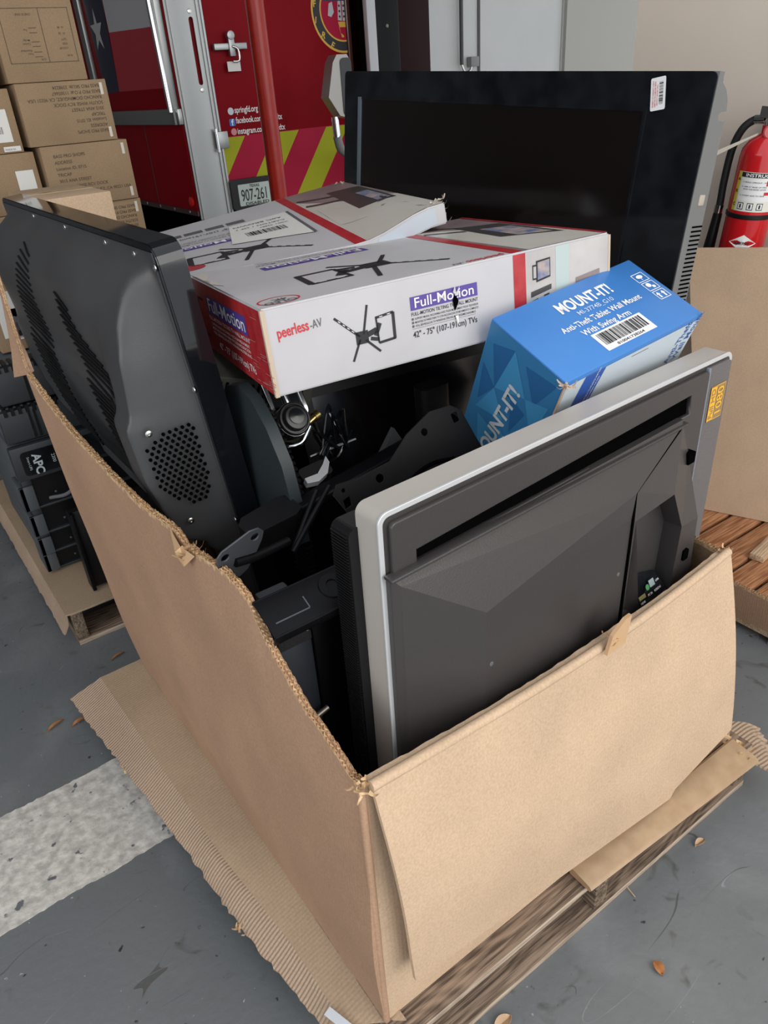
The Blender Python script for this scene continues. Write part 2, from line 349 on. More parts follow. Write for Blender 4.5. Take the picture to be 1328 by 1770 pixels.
# ---------------------------------------------------------------- the room
def tcoord(nt): return [n for n in nt.nodes if n.type == 'TEX_COORD'][0].outputs['Object']
def floor_mat():
    m = mat('painted_floor', (.125, .138, .145), .42, col2=(.17, .18, .188), scale=1.1, spec=.4, bump=.25, bscale=55, lo=.3, hi=.7)
    nt = m.node_tree; b = nt.nodes['Principled BSDF']; mp = [n for n in nt.nodes if n.type == 'MAPPING'][0]; mx = [n for n in nt.nodes if n.type == 'MIX'][0]
    def spots(scale, lo, hi, col, prev, dist=0):
        n = nt.nodes.new('ShaderNodeTexNoise'); n.inputs['Scale'].default_value = scale; n.inputs['Detail'].default_value = 5; n.inputs['Distortion'].default_value = dist
        nt.links.new(mp.outputs[0], n.inputs[0])
        r = nt.nodes.new('ShaderNodeMapRange'); r.inputs[1].default_value = lo; r.inputs[2].default_value = hi; nt.links.new(n.outputs[0], r.inputs[0])
        k = nt.nodes.new('ShaderNodeMix'); k.data_type = 'RGBA'; nt.links.new(prev, k.inputs[6]); k.inputs[7].default_value = (*col, 1); nt.links.new(r.outputs[0], k.inputs[0]); return k.outputs[2]
    o = spots(38, .685, .73, (.035, .034, .032), mx.outputs[2]); o = spots(9, .62, .76, (.07, .07, .06), o, 1.5); o = spots(75, .71, .74, (.36, .38, .40), o); o = spots(3.1, .52, .75, (.20, .21, .22), o, .6)
    for sc_k, cl, th, sd in ((4.0, (.06, .06, .06), .0012, 3.0), (6.0, (.28, .30, .32), .0010, 17.0), (9.0, (.07, .07, .065), .0014, 31.0), (3.1, (.24, .26, .28), .0008, 51.0)):
        off = nt.nodes.new('ShaderNodeVectorMath'); off.operation = 'ADD'; off.inputs[1].default_value = (sd, sd*.7, 0)
        rt = nt.nodes.new('ShaderNodeMapping'); rt.inputs['Rotation'].default_value = (0, 0, sd); rt.inputs['Scale'].default_value = (.22, 1, 1); nt.links.new(tcoord(nt), rt.inputs[0]); nt.links.new(rt.outputs[0], off.inputs[0])
        n = nt.nodes.new('ShaderNodeTexNoise'); n.inputs['Scale'].default_value = sc_k; n.inputs['Detail'].default_value = 1; nt.links.new(off.outputs[0], n.inputs[0])
        a = nt.nodes.new('ShaderNodeMath'); a.operation = 'SUBTRACT'; a.inputs[1].default_value = .5; nt.links.new(n.outputs[0], a.inputs[0])
        ab = nt.nodes.new('ShaderNodeMath'); ab.operation = 'ABSOLUTE'; nt.links.new(a.outputs[0], ab.inputs[0])
        le = nt.nodes.new('ShaderNodeMath'); le.operation = 'LESS_THAN'; le.inputs[1].default_value = th; nt.links.new(ab.outputs[0], le.inputs[0])
        m2 = nt.nodes.new('ShaderNodeTexNoise'); m2.inputs['Scale'].default_value = 13; nt.links.new(off.outputs[0], m2.inputs[0])
        mr2 = nt.nodes.new('ShaderNodeMapRange'); mr2.inputs[1].default_value = .56; mr2.inputs[2].default_value = .64; mr2.inputs[4].default_value = .7; nt.links.new(m2.outputs[0], mr2.inputs[0])
        mu = nt.nodes.new('ShaderNodeMath'); mu.operation = 'MULTIPLY'; nt.links.new(le.outputs[0], mu.inputs[0]); nt.links.new(mr2.outputs[0], mu.inputs[1])
        k = nt.nodes.new('ShaderNodeMix'); k.data_type = 'RGBA'; nt.links.new(o, k.inputs[6]); k.inputs[7].default_value = (*cl, 1); nt.links.new(mu.outputs[0], k.inputs[0]); o = k.outputs[2]
    nt.links.new(o, b.inputs['Base Color'])
    r2 = nt.nodes.new('ShaderNodeTexNoise'); r2.inputs['Scale'].default_value = 6; r2.inputs['Detail'].default_value = 6; nt.links.new(mp.outputs[0], r2.inputs[0])
    rr = nt.nodes.new('ShaderNodeMapRange'); rr.inputs[3].default_value = .25; rr.inputs[4].default_value = .6; nt.links.new(r2.outputs[0], rr.inputs[0]); nt.links.new(rr.outputs[0], b.inputs['Roughness'])
    return m
bm = NB(); box(bm, (-6, -3.5, -.1), (9, 9, 0)); struct(obj('floor', bm, floor_mat()))
# painted band on the floor, edges chipped
sm = mat('worn_white_floor_paint', (.64, .62, .58), .7, col2=(.40, .39, .365), scale=42, bump=.5, bscale=60)
_nt = sm.node_tree; _b = _nt.nodes['Principled BSDF']; _mp = [n for n in _nt.nodes if n.type == 'MAPPING'][0]; _mx = [n for n in _nt.nodes if n.type == 'MIX'][0]
_n = _nt.nodes.new('ShaderNodeTexNoise'); _n.inputs['Scale'].default_value = 26; _n.inputs['Detail'].default_value = 5; _nt.links.new(_mp.outputs[0], _n.inputs[0])
_r = _nt.nodes.new('ShaderNodeMapRange'); _r.inputs[1].default_value = .64; _r.inputs[2].default_value = .68; _nt.links.new(_n.outputs[0], _r.inputs[0])
_k = _nt.nodes.new('ShaderNodeMix'); _k.data_type = 'RGBA'; _k.inputs[7].default_value = (.12, .13, .14, 1); _nt.links.new(_r.outputs[0], _k.inputs[0]); _nt.links.new(_mx.outputs[2], _k.inputs[6]); _nt.links.new(_k.outputs[2], _b.inputs['Base Color'])
rg = random.Random(5); bm = NB(); a = []; b_ = []
for i in range(360):
    x = -3+i*.0105; a.append((x, .712+.006*noise.noise((x*9, 0, 0))+rg.uniform(-.002, .002))); b_.append((x, 1.042+.006*noise.noise((x*9, 5, 0))+rg.uniform(-.002, .002)))
prism(bm, a+b_[::-1], .0002, .0012); struct(obj('trim_1', bm, sm))
beige = mat('beige_wall_paint', (.74, .655, .57), .7, col2=(.70, .61, .53), scale=1.5, bump=.08, bscale=90)
bm = NB(); box(bm, (2.15, -3.5, 0), (2.36, 1.342, 4.2)); struct(obj('wall_right', bm, beige))
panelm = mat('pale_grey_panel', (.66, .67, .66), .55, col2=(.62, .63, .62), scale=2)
bm = NB(); box(bm, (-6, 7.6, 0), (9, 7.8, 4.2)); struct(obj('wall_back', bm, mat('dim_back_wall', (.16, .16, .165), .8)))
bm = NB(); box(bm, (-6.2, 2.6, 0), (-6.0, 7.8, 4.2)); struct(obj('wall_left', bm, MT['dim_back_wall']))
bm = NB(); box(bm, (-6.2, .9, 4.2), (9.2, 7.8, 4.4)); struct(obj('ceiling', bm, mat('dim_ceiling', (.22, .22, .22), .9)))
# panelled partition behind the big screen
bm = NB(); box(bm, (4.30, 5.55, 0), (9, 5.65, 4.2)); pw = struct(obj('wall_partition', bm, panelm))
seam = mat('panel_seam', (.10, .10, .10), .6)
for x in (5.23, 6.35, 7.5):
    bm = NB(); box(bm, (x-.012, 5.535, 0), (x+.012, 5.552, 4.2), None); obj('seam_strip', bm, seam if x < 6 else mat('pale_seam', (.5, .5, .5), .6), pw)
bm = NB(); box(bm, (6.36, 5.50, 0), (9, 5.56, 4.2)); obj('painted_shade_pane', bm, mat('pane_shade_tone', (.46, .45, .41), .6), pw)  # shadow on the right-hand panels, put into a darker pane colour
cp = thing('wall_conduit', 'thin dark vertical conduit on the pale panel above the large black screen', 'pipe', (4.98, 5.5, 0))
bm = NB(); cyl(bm, (0, 0, 1.62), (0, 0, 4.1), .018, seg=12); obj('pipe_run', bm, mat('dark_conduit', (.06, .065, .065), .5), cp, smooth=True)
bm = NB(); tube(bm, [(0, 0, 1.62), (.03, -.01, 1.56), (.10, 0, 1.57), (.13, 0, 1.63)], .012, sub=3); obj('bent_hook', bm, STEEL, cp, smooth=True)
bm = NB(); box(bm, (.10, -.02, 1.60), (.20, .04, 1.68)); obj('outlet_box', bm, mat('grey_box', (.25, .25, .25), .5), cp, bev=.004)

# ---------------------------------------------------------------- fire vehicle at the back
truck_red = mat('fire_red_paint', (.22, .003, .008), .5, spec=.08, col2=(.20, .003, .007), scale=2)
dark_red = mat('deep_red_paint', (.11, .006, .010), .4, spec=.1)
alu = mat('brushed_aluminium', (.34, .35, .345), .38, .85, bump=.1, bscale=40, stretch=(30, 30, .6))
chev_y = mat('lime_reflective', (.36, .37, .015), .6, spec=.2); chev_r = mat('crimson_reflective', (.36, .006, .035), .6, spec=.2)
T = thing('fire_trailer', 'red fire service trailer body with flag side, striped rear and chrome trim, behind the boxes', 'trailer', (1.97, 5.0, 0))
def TM(u, v, z): return (u-1.97, v-5.0, z)
bm = NB(); box(bm, (.0, .02, .77), (1.47, 3.0, 3.2)); obj('body', bm, truck_red, T, bev=.01)
bm = NB(); box(bm, (.15, .12, .45), (1.4, 2.9, .77)); obj('underframe', bm, BLK_DEEP, T)
for yy in (1.0, 2.0):
    bm = NB(); lathe(bm, [(.14, -.12), (.36, -.12), (.39, -.08), (.39, .08), (.36, .12), (.14, .12)], (.32, yy, .40), (1, 0, 0), 40); obj('tyre', bm, mat('tyre_rubber', (.012, .012, .012), .8), T, smooth=True)
# corner post, slot in it
Mp = frame((0, 0, 0), (1, 0, 0), (0, 0, 1), (0, -1, 0))
post = holed('corner_post', [(.01, .74), (.01, 3.2), (.275, 3.2), (.275, .74)], [rrect(.165, 1.60, .20, 2.0, .017)], .012, alu, T, Mp, .003)
bm = NB()
for x in (.03, .235, .262): box(bm, (x-.006, -.018, .74), (x+.006, 0, 3.2))
obj('post_ridge', bm, alu, post)
for zz in (2.0, 1.60): screw(post, (.1825, -.008, zz+.03*(1 if zz > 1.8 else -1)), (0, -1, 0), .014, 'bolt')
fr = Face(T, (0, 0, 0), (1, 0, 0), (0, 0, 1), .001)          # rear
fr.M.translation = Vector((0, .019-.001, 0))
yel = []; redp = []
for k in range(-1, 8):
    x0 = .28+k*.46-.35
    pl = [(x0, .80), (x0+.21, .80), (x0+.21+.33, 1.26), (x0+.33, 1.26)]
    c_ = clip(pl, .285, .80, 1.455, 1.26)
    if len(c_) > 2: yel.append(c_)
fr.rect('stripe_ground', .285, .80, 1.455, 1.265, chev_r, 0); fr.polys('chevron_stripes', yel, chev_y, 3)
fr.text('rear_lettering', [('springfd.org', .415, 1.412, .056, 0, .012, .19), ('facebook.com/springfdtx', .415, 1.345, .056, 0, .012, .385), ('instagram.com/springfdtx', .415, 1.274, .056, 0, .012, .40)], LW, 3)
fr.polys('web_icon', [circ(.385, 1.425, .024, 16)], mat('pale_icon', (.55, .6, .65), .5), 3)
fr.polys('social_icon', [rrect(.362, 1.33, .408, 1.376, .008)], mat('icon_blue', (.03, .14, .5), .5), 3); fr.text('icon_letter', [('f', .378, 1.335, .055, 0, .03)], LW, 5)
fr.polys('camera_icon', [circ(.387, 1.292, .023, 16)], mat('icon_pink', (.62, .22, .22), .5), 3)
def ring(cx, cy, r0, r1, rx=1.0, n=60, a0=0, a1=360):
    out = []
    for k in range(n):
        t0, t1 = radians(a0+(a1-a0)*k/n), radians(a0+(a1-a0)*(k+1)/n)
        out.append([(cx+r0*rx*cos(t0), cy+r0*sin(t0)), (cx+r1*rx*cos(t0), cy+r1*sin(t0)), (cx+r1*rx*cos(t1), cy+r1*sin(t1)), (cx+r0*rx*cos(t1), cy+r0*sin(t1))])
    return out
gold = mat('gold_print', (.62, .36, .04), .5)
ex, ey = 1.415, 2.018
def EC(r, n=50): return [clip(circ(ex, ey, r, n), .3, .8, 1.455, 3.1)]
def ep(*p): return [(ex+a, ey+b) for a, b in p]
fr.polys('emblem_ground', EC(.272, 60), INK, 3)
fr.polys('emblem_outer_ring', [p for p in (clip(q_, .3, .8, 1.455, 3.1) for q_ in ring(ex, ey, .257, .272)) if len(p) > 2], gold, 4)
fr.polys('emblem_inner_ring', [p for p in (clip(q_, .3, .8, 1.455, 3.1) for q_ in ring(ex, ey, .188, .199)) if len(p) > 2], gold, 5)
fr.polys('emblem_field', EC(.188), chev_r, 4)
fr.polys('emblem_blue_field', [clip(ep((-.17, .06), (.17, .06), (.13, .13), (-.13, .13)), .3, .8, 1.455, 3.1)], mat('navy_print', (.01, .012, .05), .5), 5)
for k, ch in enumerate('FIRE'):
    th = 170+k*24; an = radians(th); r = .238
    fr.text('emblem_letter', [(ch, ex+r*cos(an)-.018, ey+r*sin(an)-.015, .056, -k*11, .03)], gold, 6)
fr.polys('emblem_axe', [ep((-.115, .045), (-.085, .055), (-.075, -.01), (-.10, -.04), (-.13, -.03))], mat('pale_print', (.42, .43, .45), .5), 6)
fr.polys('emblem_ladder', [ep((-.035, .06), (-.045, -.06), (-.008, -.065), (-.010, .06))], MT['pale_print'], 6); fr.polys('emblem_ladder', [ep((.0, .06), (.0, -.065), (.024, -.065), (.024, .06))], MT['pale_print'], 6)
fr.polys('emblem_ladder_dots', [circ(ex-.026+dx, ey+.03-k*.034, .008, 10) for k in range(3) for dx in (0, .038)], INK, 7)
fr.polys('emblem_hydrant', [ep((-.045, -.07), (.024, -.07), (.024, -.105), (-.04, -.105), (-.03, -.14), (.0, -.16), (.0, -.17), (-.02, -.17))], gold, 6)
bm = NB(); box(bm, (1.435, .0, 1.35), (1.475, .03, 3.2)); obj('rear_corner_glass', bm, mat('corner_glass', (.06, .02, .015), .12), T, bev=.01)
# latch with tag
lt = thing('door_latch', 'small chrome crank latch with a white tag beside the aluminium post', 'latch', TM(0, 0, 0) and (2.41, 4.985, 1.82))
bm = NB(); box(bm, (-.13, -.02, -.02), (.12, .02, .02)); obj('latch_bar', bm, alu, lt, bev=.004)
bm = NB(); lathe(bm, [(.0, -.02), (.028, -.02), (.028, .02), (.0, .02)], (0, -.015, .065), (0, -1, 0), 18); box(bm, (-.022, -.03, -.06), (.022, .0, .06)); obj('latch_body', bm, alu, lt, bev=.003)
bm = NB(); tube(bm, [(.0, -.03, .0), (.035, -.04, -.02), (.035, -.04, -.085), (-.01, -.035, -.09)], .008, sub=3); obj('crank', bm, STEEL, lt, smooth=True)
bm = NB(); box(bm, (-.05, -.016, -.15), (.05, -.013, -.09)); obj('tag_plate', bm, PAPER, lt)
hg = thing('post_hinge', 'small steel hinge on the aluminium post above the striped panel', 'hinge', (2.235, 4.975, 1.25))
bm = NB(); box(bm, (-.045, -.012, -.055), (.045, .0, .055)); obj('hinge_leaf', bm, alu, hg, bev=.003)
bm = NB(); cyl(bm, (-.045, -.016, -.075), (-.045, -.016, .075), .011, seg=12); obj('hinge_pin', bm, CHROME, hg, smooth=True)
# side with flag (faces -X)
fs = Face(T, (0, 0, 0), (0, -1, 0), (0, 0, 1), .002)          # x = -(V-5)
def sx(V): return 5-V
navy = mat('navy_flag', (.008, .010, .035), .4)
fs.polys('flag_blue', [[(sx(6.52), 1.60), (sx(6.18), 1.605), (sx(6.13), 2.35), (sx(6.60), 2.35)]], navy, 0)
fs.polys('flag_white', [[(sx(6.13), 2.0), (sx(5.19), 1.965), (sx(5.19), 2.6), (sx(6.13), 2.6)]], mat('flag_white', (.50, .50, .52), .4), 0)
fs.polys('flag_red', [[(sx(6.18), 1.605), (sx(5.19), 1.60), (sx(5.19), 1.965), (sx(6.13), 2.0)]], mat('flag_red', (.42, .015, .03), .35), 0)
st = []
for k in range(10):
    r = .155 if k % 2 == 0 else .06; an = radians(90+36*k); st.append((sx(6.40)+r*.95*cos(an), 2.03+r*sin(an)))
fs.polys('flag_star', [[st[k-1], st[k], st[(k+1) % 10]] for k in range(0, 10, 2)]+[[st[k] for k in range(1, 10, 2)]], MT['flag_white'], 3)
bm = NB()
for y0, y1, z0, z1, d in ((1.72, -.02, 1.37, 1.47, .035), (1.72, 1.65, 1.37, 3.2, .035), (.02, -.05+.07, 1.37, 3.2, .05)):
    box(bm, (-d, min(y0, y1), z0), (0, max(y0, y1)+.04, z1))
obj('window_frame', bm, alu, T, bev=.006)
bm = NB(); cyl(bm, (-.06, .03, 1.45), (-.06, .12, 3.0), .02, seg=14); obj('grab_rail', bm, CHROME, T, smooth=True)
bm = NB(); box(bm, (-.008, .0, .765), (.0, 3.0, .80)); sk = obj('lower_rail', bm, mat('dark_trim', (.05, .02, .02), .5), T)
for k in range(9): screw(sk, (-.009, .15+k*.3, .785), (-1, 0, 0), .012, 'rivet')
bm = NB(); lathe(bm, [(.0, 0), (.035, 0), (.035, .012), (.02, .02), (0, .022)], (.0, .09, .86), (-1, 0, 0), 18); obj('marker_light', bm, mat('red_lens', (.5, .01, .01), .2), T, smooth=True)
bm = NB(); box(bm, (-.003, .78, .78), (.0, .79, 1.38)); obj('panel_joint', bm, MT['dark_trim'], T)
# plate
pt = thing('license_plate', 'black framed vehicle plate reading 907-261 at the striped rear', 'plate', (2.435, 4.975, .865))
bm = NB(); prism(bm, rrect(-.20, -.095, .20, .115, .02), 0, .02, lambda a, b, c: Vector((a, -c, b))); obj('plate_frame', bm, BLK, pt, bev=.003)
bm = NB(); prism(bm, rrect(-.145, -.072, .145, .078, .008), .02, .023, lambda a, b, c: Vector((a, -c, b))); obj('plate_sheet', bm, mat('plate_green_white', (.44, .50, .46), .45), pt)
fp = Face(pt, (0, -.023, 0), (1, 0, 0), (0, 0, 1), .001)
fp.text('plate_lettering', [('907-261', -.128, -.038, .115, 0, .01, .215), ('TEXAS', -.05, .052, .028, 0, .02), ('DISABLED', -.10, -.070, .03, 0, .02, .20)], INK, 1)
# dark cab beyond, right of the trailer
K = thing('parked_truck', 'dark red vehicle with black door pillar and white edge strip behind the large screen', 'truck', (3.5, 5.05, 0))
bm = NB(); box(bm, (.24, -.02, .5), (.74, .42, 3.2)); obj('cab_body', bm, mat('very_dark_red', (.018, .002, .003), .5, spec=.12), K, bev=.02)
bm = NB(); box(bm, (.05, -.22, .4), (.28, .02, 3.2)); obj('door_pillar', bm, mat('black_pillar', (.005, .006, .006), .5, spec=.15), K, bev=.02)
bm = NB(); box(bm, (-.035, -.24, .4), (.045, -.19, 3.2)); obj('white_strip', bm, mat('white_trim', (.50, .50, .52), .45), K, bev=.004)
screw(K, (.16, -.22, 1.90), (0, -1, 0), .012, 'door_rivet', mat('dull_rivet', (.2, .19, .15), .5))
# mirror
mr = bpy.data.objects.new('wing_mirror', None); COL.objects.link(mr); mr.parent = K; mr.location = (2.86-3.5, 4.35-5.05, 1.52)
bm = NB(); prism(bm, [(-.03, -.165), (.065, -.19), (.085, -.15), (.09, .15), (.06, .195), (-.02, .195), (-.055, .15), (-.11, -.05)], -.05, .05, lambda a, b, c: Vector((a, c, b))); obj('mirror_shell', bm, mat('worn_chrome', (.34, .325, .30), .35, .6), mr, bev=.022, seg=4)
bm = NB(); prism(bm, rrect(.0, -.17, .088, .175, .03), -.056, .045, lambda a, b, c: Vector((a, c, b))); obj('mirror_glass', bm, mat('mirror_black', (.02, .02, .02), .15), mr, bev=.008)
bm = NB(); cyl(bm, (-.045, 0, -.17), (-.04, 0, -.30), .026, seg=16); obj('swivel', bm, CHROME, mr, smooth=True)
bm = NB(); tube(bm, [(-.04, 0, -.29), (.0, .02, -.38), (.10, .06, -.42), (.3, .20, -.46), (.72, .49, -.50)], .030, seg=10); obj('mirror_arm', bm, mat('grey_arm', (.18, .18, .17), .5), mr, smooth=True)
# red pole
P0 = thing('red_post', 'red painted steel pole standing in front of the striped vehicle rear', 'pole', (2.225, 4.2, 0))
bm = NB(); cyl(bm, (0, 0, .01), (.0, 0, 4.2), .056, seg=40); obj('pole_shaft', bm, mat('red_pole_paint', (.33, .014, .006), .32, col2=(.27, .010, .006), scale=12, bump=.15, bscale=25, spec=.35), P0, smooth=True)
bm = NB(); box(bm, (-.12, -.12, 0), (.12, .12, .012)); obj('base_flange', bm, MT['red_pole_paint'], P0, bev=.002)

# ---------------------------------------------------------------- cartons stacked behind (far pallet)
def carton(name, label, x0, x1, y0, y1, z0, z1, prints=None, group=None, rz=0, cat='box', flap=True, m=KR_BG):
    cx, cy = (x0+x1)/2, (y0+y1)/2
    t = thing(name, label, cat, Matrix.Translation((cx, cy, z0)) @ Matrix.Rotation(radians(rz), 4, 'Z'), group)
    w, d, h = x1-x0, y1-y0, z1-z0
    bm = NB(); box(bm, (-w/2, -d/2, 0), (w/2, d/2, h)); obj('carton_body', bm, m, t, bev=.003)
    bm = NB(); box(bm, (-w/2+.002, -.025, h-.0005), (w/2-.002, .025, h+.0012)); obj('sealing_tape', bm, mat('clear_tape', (.50, .38, .22), .25), t)
    if prints: prints(Face(t, (-w/2, -d/2, 0), (1, 0, 0), (0, 0, 1)), w, h, t)
    return t
ADDR = ['BASS PRO SHOPS', 'ADDRESS', 'Location ID, 0715', 'TRICAP', '3015 ANA STREET', 'SOUTH WHSE RCV DOCK', 'RANCHO DOMINGUEZ, CA 90221 USA', 'BASS PRO P.O.#: 11505667', 'BASS PRO SKU#: 3398234']
bink = mat('carton_ink', (.075, .05, .03), .7)
tape_w = mat('pale_tape', (.60, .55, .48), .25)  # tape ends in one flat pale colour
def addr(up=True, n=9):
    def f(F, w, h, t):
        it = []
        for k, s in enumerate(ADDR[:n]):
            if up: it.append((s, .045, h-.045-k*.0235, .0172, 0, .006))
            else: it.append((s, w-.030, .045+k*.0205, .0172, 180, .006))
        F.text('address_print', it, bink, 1)
        F.polys('tape_end', [[(w-.030, h-.055), (w-.018, h-.055), (w-.018, h-.012), (w-.030, h-.012)], [(w-.030, .012), (w-.018, .012), (w-.018, .05), (w-.030, .05)]], tape_w, 1)
    return f
def boxed(F, w, h, t):
    a0, b0, a1, b1 = .03, .065, w-.02, h-.06; g = .0022
    def ln(x0, y0, x1, y1): return [(x0, y0), (x1, y0), (x1, y1), (x0, y1)]
    xm = lerp(a0, a1, .56)
    F.polys('form_lines', [ln(a0, b0, a1, b0+g), ln(a0, b1-g, a1, b1), ln(a0, b0, a0+g, b1), ln(a1-g, b0, a1, b1), ln(xm, b0, xm+g, b1)]+[ln(xm-.05, z, xm-.02, z+g) for z in (b0+.02, b0+.036, b0+.055, b0+.07, b0+.10, b0+.116)], bink, 1)
    F.text('form_print', [(s, x, z, .010, 180, .004) for s, x, z in (('N.W.', a1-.02, b0+.025), ('G.W.', xm-.01, b0+.015), ('Item', xm-.055, b0+.034), ('Assembled', xm-.055, b0+.045), ('Carton', xm-.055, b0+.068), ('Model', xm-.055, b0+.08), ('Yes', xm-.055, b0+.114), ('CHECK ONE', xm-.03, b1-.018), ('COLOR', a1-.03, b0+.05), ('SIZE', a1-.03, b0+.065), ('QTY', a1-.03, b0+.08), ('01  20', a1-.03, b0+.10), ('16  08', a1-.03, b0+.12))], bink, 1)
def labelled(F, w, h, t):
    F.rect('paper_label', w-.20, .04, w-.03, h-.07, PAPER, 1); F.text('label_print', [('CTN NO.', w-.18, h-.10, .014), ('FROM: TRICAP', w-.18, h-.13, .012)], INKG, 3)
    F.barcode('label_barcode', w-.17, .07, w-.06, .095, INK, 3)
    F.rect('small_label', w-.075, .006, w-.01, .024, PAPER, 1); F.text('small_label_print', [('MADE IN', w-.07, .010, .010)], INKG, 3)
def patch(F, w, h, t): F.rect('paper_label', w-.09, .08, w-.02, .16, PAPER, 1)
G1 = 'shipping cartons stacked behind the pallet'
carton('shipping_carton', 'brown carton with a ruled form printed upside down, topmost in the background stack', .462, .775, 3.0, 3.45, 1.632, 1.94, boxed, G1)
carton('shipping_carton', 'brown carton printed with address text upside down, second from top of the background stack', .475, .838, 2.98, 3.45, 1.405, 1.630, addr(False), G1)
carton('shipping_carton', 'brown carton printed with upright address text, third from top of the background stack', .505, .870, 2.97, 3.45, 1.168, 1.403, addr(True), G1)
carton('shipping_carton', 'brown carton with upside-down address text, lowest visible in the background stack', .50, .878, 2.98, 3.45, .935, 1.166, addr(False), G1)
carton('shipping_carton', 'brown carton at the far left edge beside the topmost ruled carton', .06, .425, 3.02, 3.45, 1.622, 1.93, None, G1)
carton('shipping_carton', 'brown carton with a white paper shipping label at the left edge of the photo', .09, .452, 3.0, 3.45, 1.392, 1.618, labelled, G1)
carton('shipping_carton', 'brown carton with a small white patch, just above the leaning black television', .12, .484, 3.0, 3.45, 1.165, 1.390, patch, G1)
for k in range(4):
    z = .14+k*.2; carton('shipping_carton', 'brown carton low in the right column of the background stack, mostly hidden', .50, .878, 2.98, 3.45, z, z+.198, None, G1)
    carton('shipping_carton', 'brown carton low in the left column of the background stack, mostly hidden', .12, .484, 3.0, 3.45, z, z+.198, None, G1)
carton('shipping_carton', 'brown carton just under the white-patched one, mostly hidden by the leaning television', .12, .484, 3.0, 3.45, .94, 1.163, None, G1)
t = thing('wooden_pallet', 'wooden pallet under the tall carton stack at the back', 'pallet', (0, 2.9, 0)); pallet(t, 0, 0, 1.0, .62, PWOOD, PWOODY, nb=4)

# ---------------------------------------------------------------- neighbouring pallet with power units
t = thing('wooden_pallet', 'weathered wooden pallet on the floor at left, under the black power units', 'pallet', (-.10, 1.60, 0)); pallet(t, 0, 0, 1.0, 1.22, PWOOD, PWOODY)
sh, ln_ = sheet('cardboard_liner', [(-.115, 1.575, .148), (.92, 1.575, .148)], [(-.115, 2.78, .148), (.92, 2.78, .148)], 40, 10, .006, (0, 0, 1), KR_FLAT, None, wob=.002, jagA=.006)
tag(sh, 'flattened brown cardboard between the left pallet and the black power units', 'cardboard')
sh, ln_ = sheet('torn_liner_strip', [(-.135, 1.60, .06), (-.135, 2.75, .05)], [(-.112, 1.60, .146), (-.112, 2.75, .146)], 60, 3, .004, (-1, 0, 0), KR_RIB, None, wob=.012, jagA=.006)
tag(sh, 'crumpled ribbed cardboard edge hanging over the left pallet side', 'cardboard')
ug = mat('ups_dark_grey', (.022, .026, .030), .5, bump=.05, bscale=300); ug2 = mat('ups_side_grey', (.075, .085, .095), .5)
apc_w = mat('pale_mark', (.45, .5, .5), .5)
def ups(label, x0, y0, z0, z1, style, w=.44, d=.62, rz=0):
    t = thing('power_unit', label, 'power supply', Matrix.Translation((x0, y0, z0)) @ Matrix.Rotation(radians(rz), 4, 'Z'), 'black power units stacked on the left pallet')
    h = z1-z0
    bm = NB(); box(bm, (0, .02, .002), (w, d, h-.002)); obj('metal_case', bm, ug2 if style != 'tower' else BLK, t, bev=.003)
    F = Face(t, (0, 0, 0), (1, 0, 0), (0, 0, 1))
    if style == 'ribbed':
        bm = NB(); box(bm, (-.004, -.004, .004), (w+.004, .022, h-.006)); f = obj('front_bezel', bm, ug, t, bev=.006)
        bm = NB()
        for k in range(22): box(bm, (.012+k*.02, -.008, h-.020), (.022+k*.02, .05, h+.003))
        for x in (.075, .09, .30, .315): box(bm, (x, -.009, .01), (x+.006, .0, h-.015))
        obj('bezel_ribs', bm, BLK, f)
    elif style == 'apc':
        bm = NB(); box(bm, (-.004, -.01, .002), (w+.004, .022, h-.002)); obj('front_bezel', bm, ug, t, bev=.006)
        bm = NB(); prism(bm, rrect(.02, .018, w-.02, h-.02, .012), .0, .0145, lambda a, b, c: Vector((a, -c, b))); obj('display_panel', bm, BLK_GLOSS, t)
        F2 = Face(t, (0, -.0155, 0), (1, 0, 0), (0, 0, 1))
        F2.text('panel_marking', [('APC', .052, h-.052+.02, .034, -90, .03), ('Smart-UPS', .036, h-.045+.01, .010, -90), ('2200', .105, h-.045, .014, -90)], apc_w, 1)
    elif style == 'open':
        bm = NB(); box(bm, (0, 0, 0), (w, .022, .008)); box(bm, (0, 0, h-.008), (w, .022, h)); box(bm, (0, 0, 0), (.03, .022, h)); obj('front_frame', bm, ug, t, bev=.002)
        bm = NB(); box(bm, (.03, .012, .008), (w-.01, .02, h-.008)); obj('recessed_plate', bm, BLK, t)
        for k in range(4): screw(t, (.09+k*.07, .012, h*(.3+.12*k)), (0, -1, 0), .004, m=ug2)
        bm = NB(); box(bm, (-.014, -.012, .006), (.0, .10, h*.75)); box(bm, (-.014, -.012, .006), (.028, -.002, h*.75)); obj('rack_ear', bm, ug2, t, bev=.002)
    elif style == 'tower':
        for x_ in (0, w-.012):
            bm = NB(); box(bm, (x_, -.001, .0), (x_+.012, .019, h)); obj('edge_trim', bm, BLK_MET, t, bev=.002)
    return t
ups('black power unit at the bottom of the left stack, on the cardboard', -.080, 1.86, .155, .250, 'open')
ups('black open-framed power unit second from the bottom of the left stack', -.085, 1.80, .253, .345, 'open')
ups('black power unit with grey rack ears third from the bottom of the left stack', -.09, 1.76, .348, .452, 'open')
ups('black open-fronted power unit right under the glossy panelled one', -.095, 1.73, .455, .572, 'open')
ups('power unit with a glossy black front panel and pale lettering', -.10, 1.69, .575, .688, 'apc')
ups('ribbed black power unit directly on top of the glossy panelled one', -.095, 1.695, .691, .80, 'ribbed')
ups('ribbed black power unit at the top of the left stack', -.075, 1.7, .803, .925, 'ribbed')
ups('plain black tower unit standing upright on the cardboard by the left stack', -.004, 1.635, .156, .445, 'tower', .40, .055)
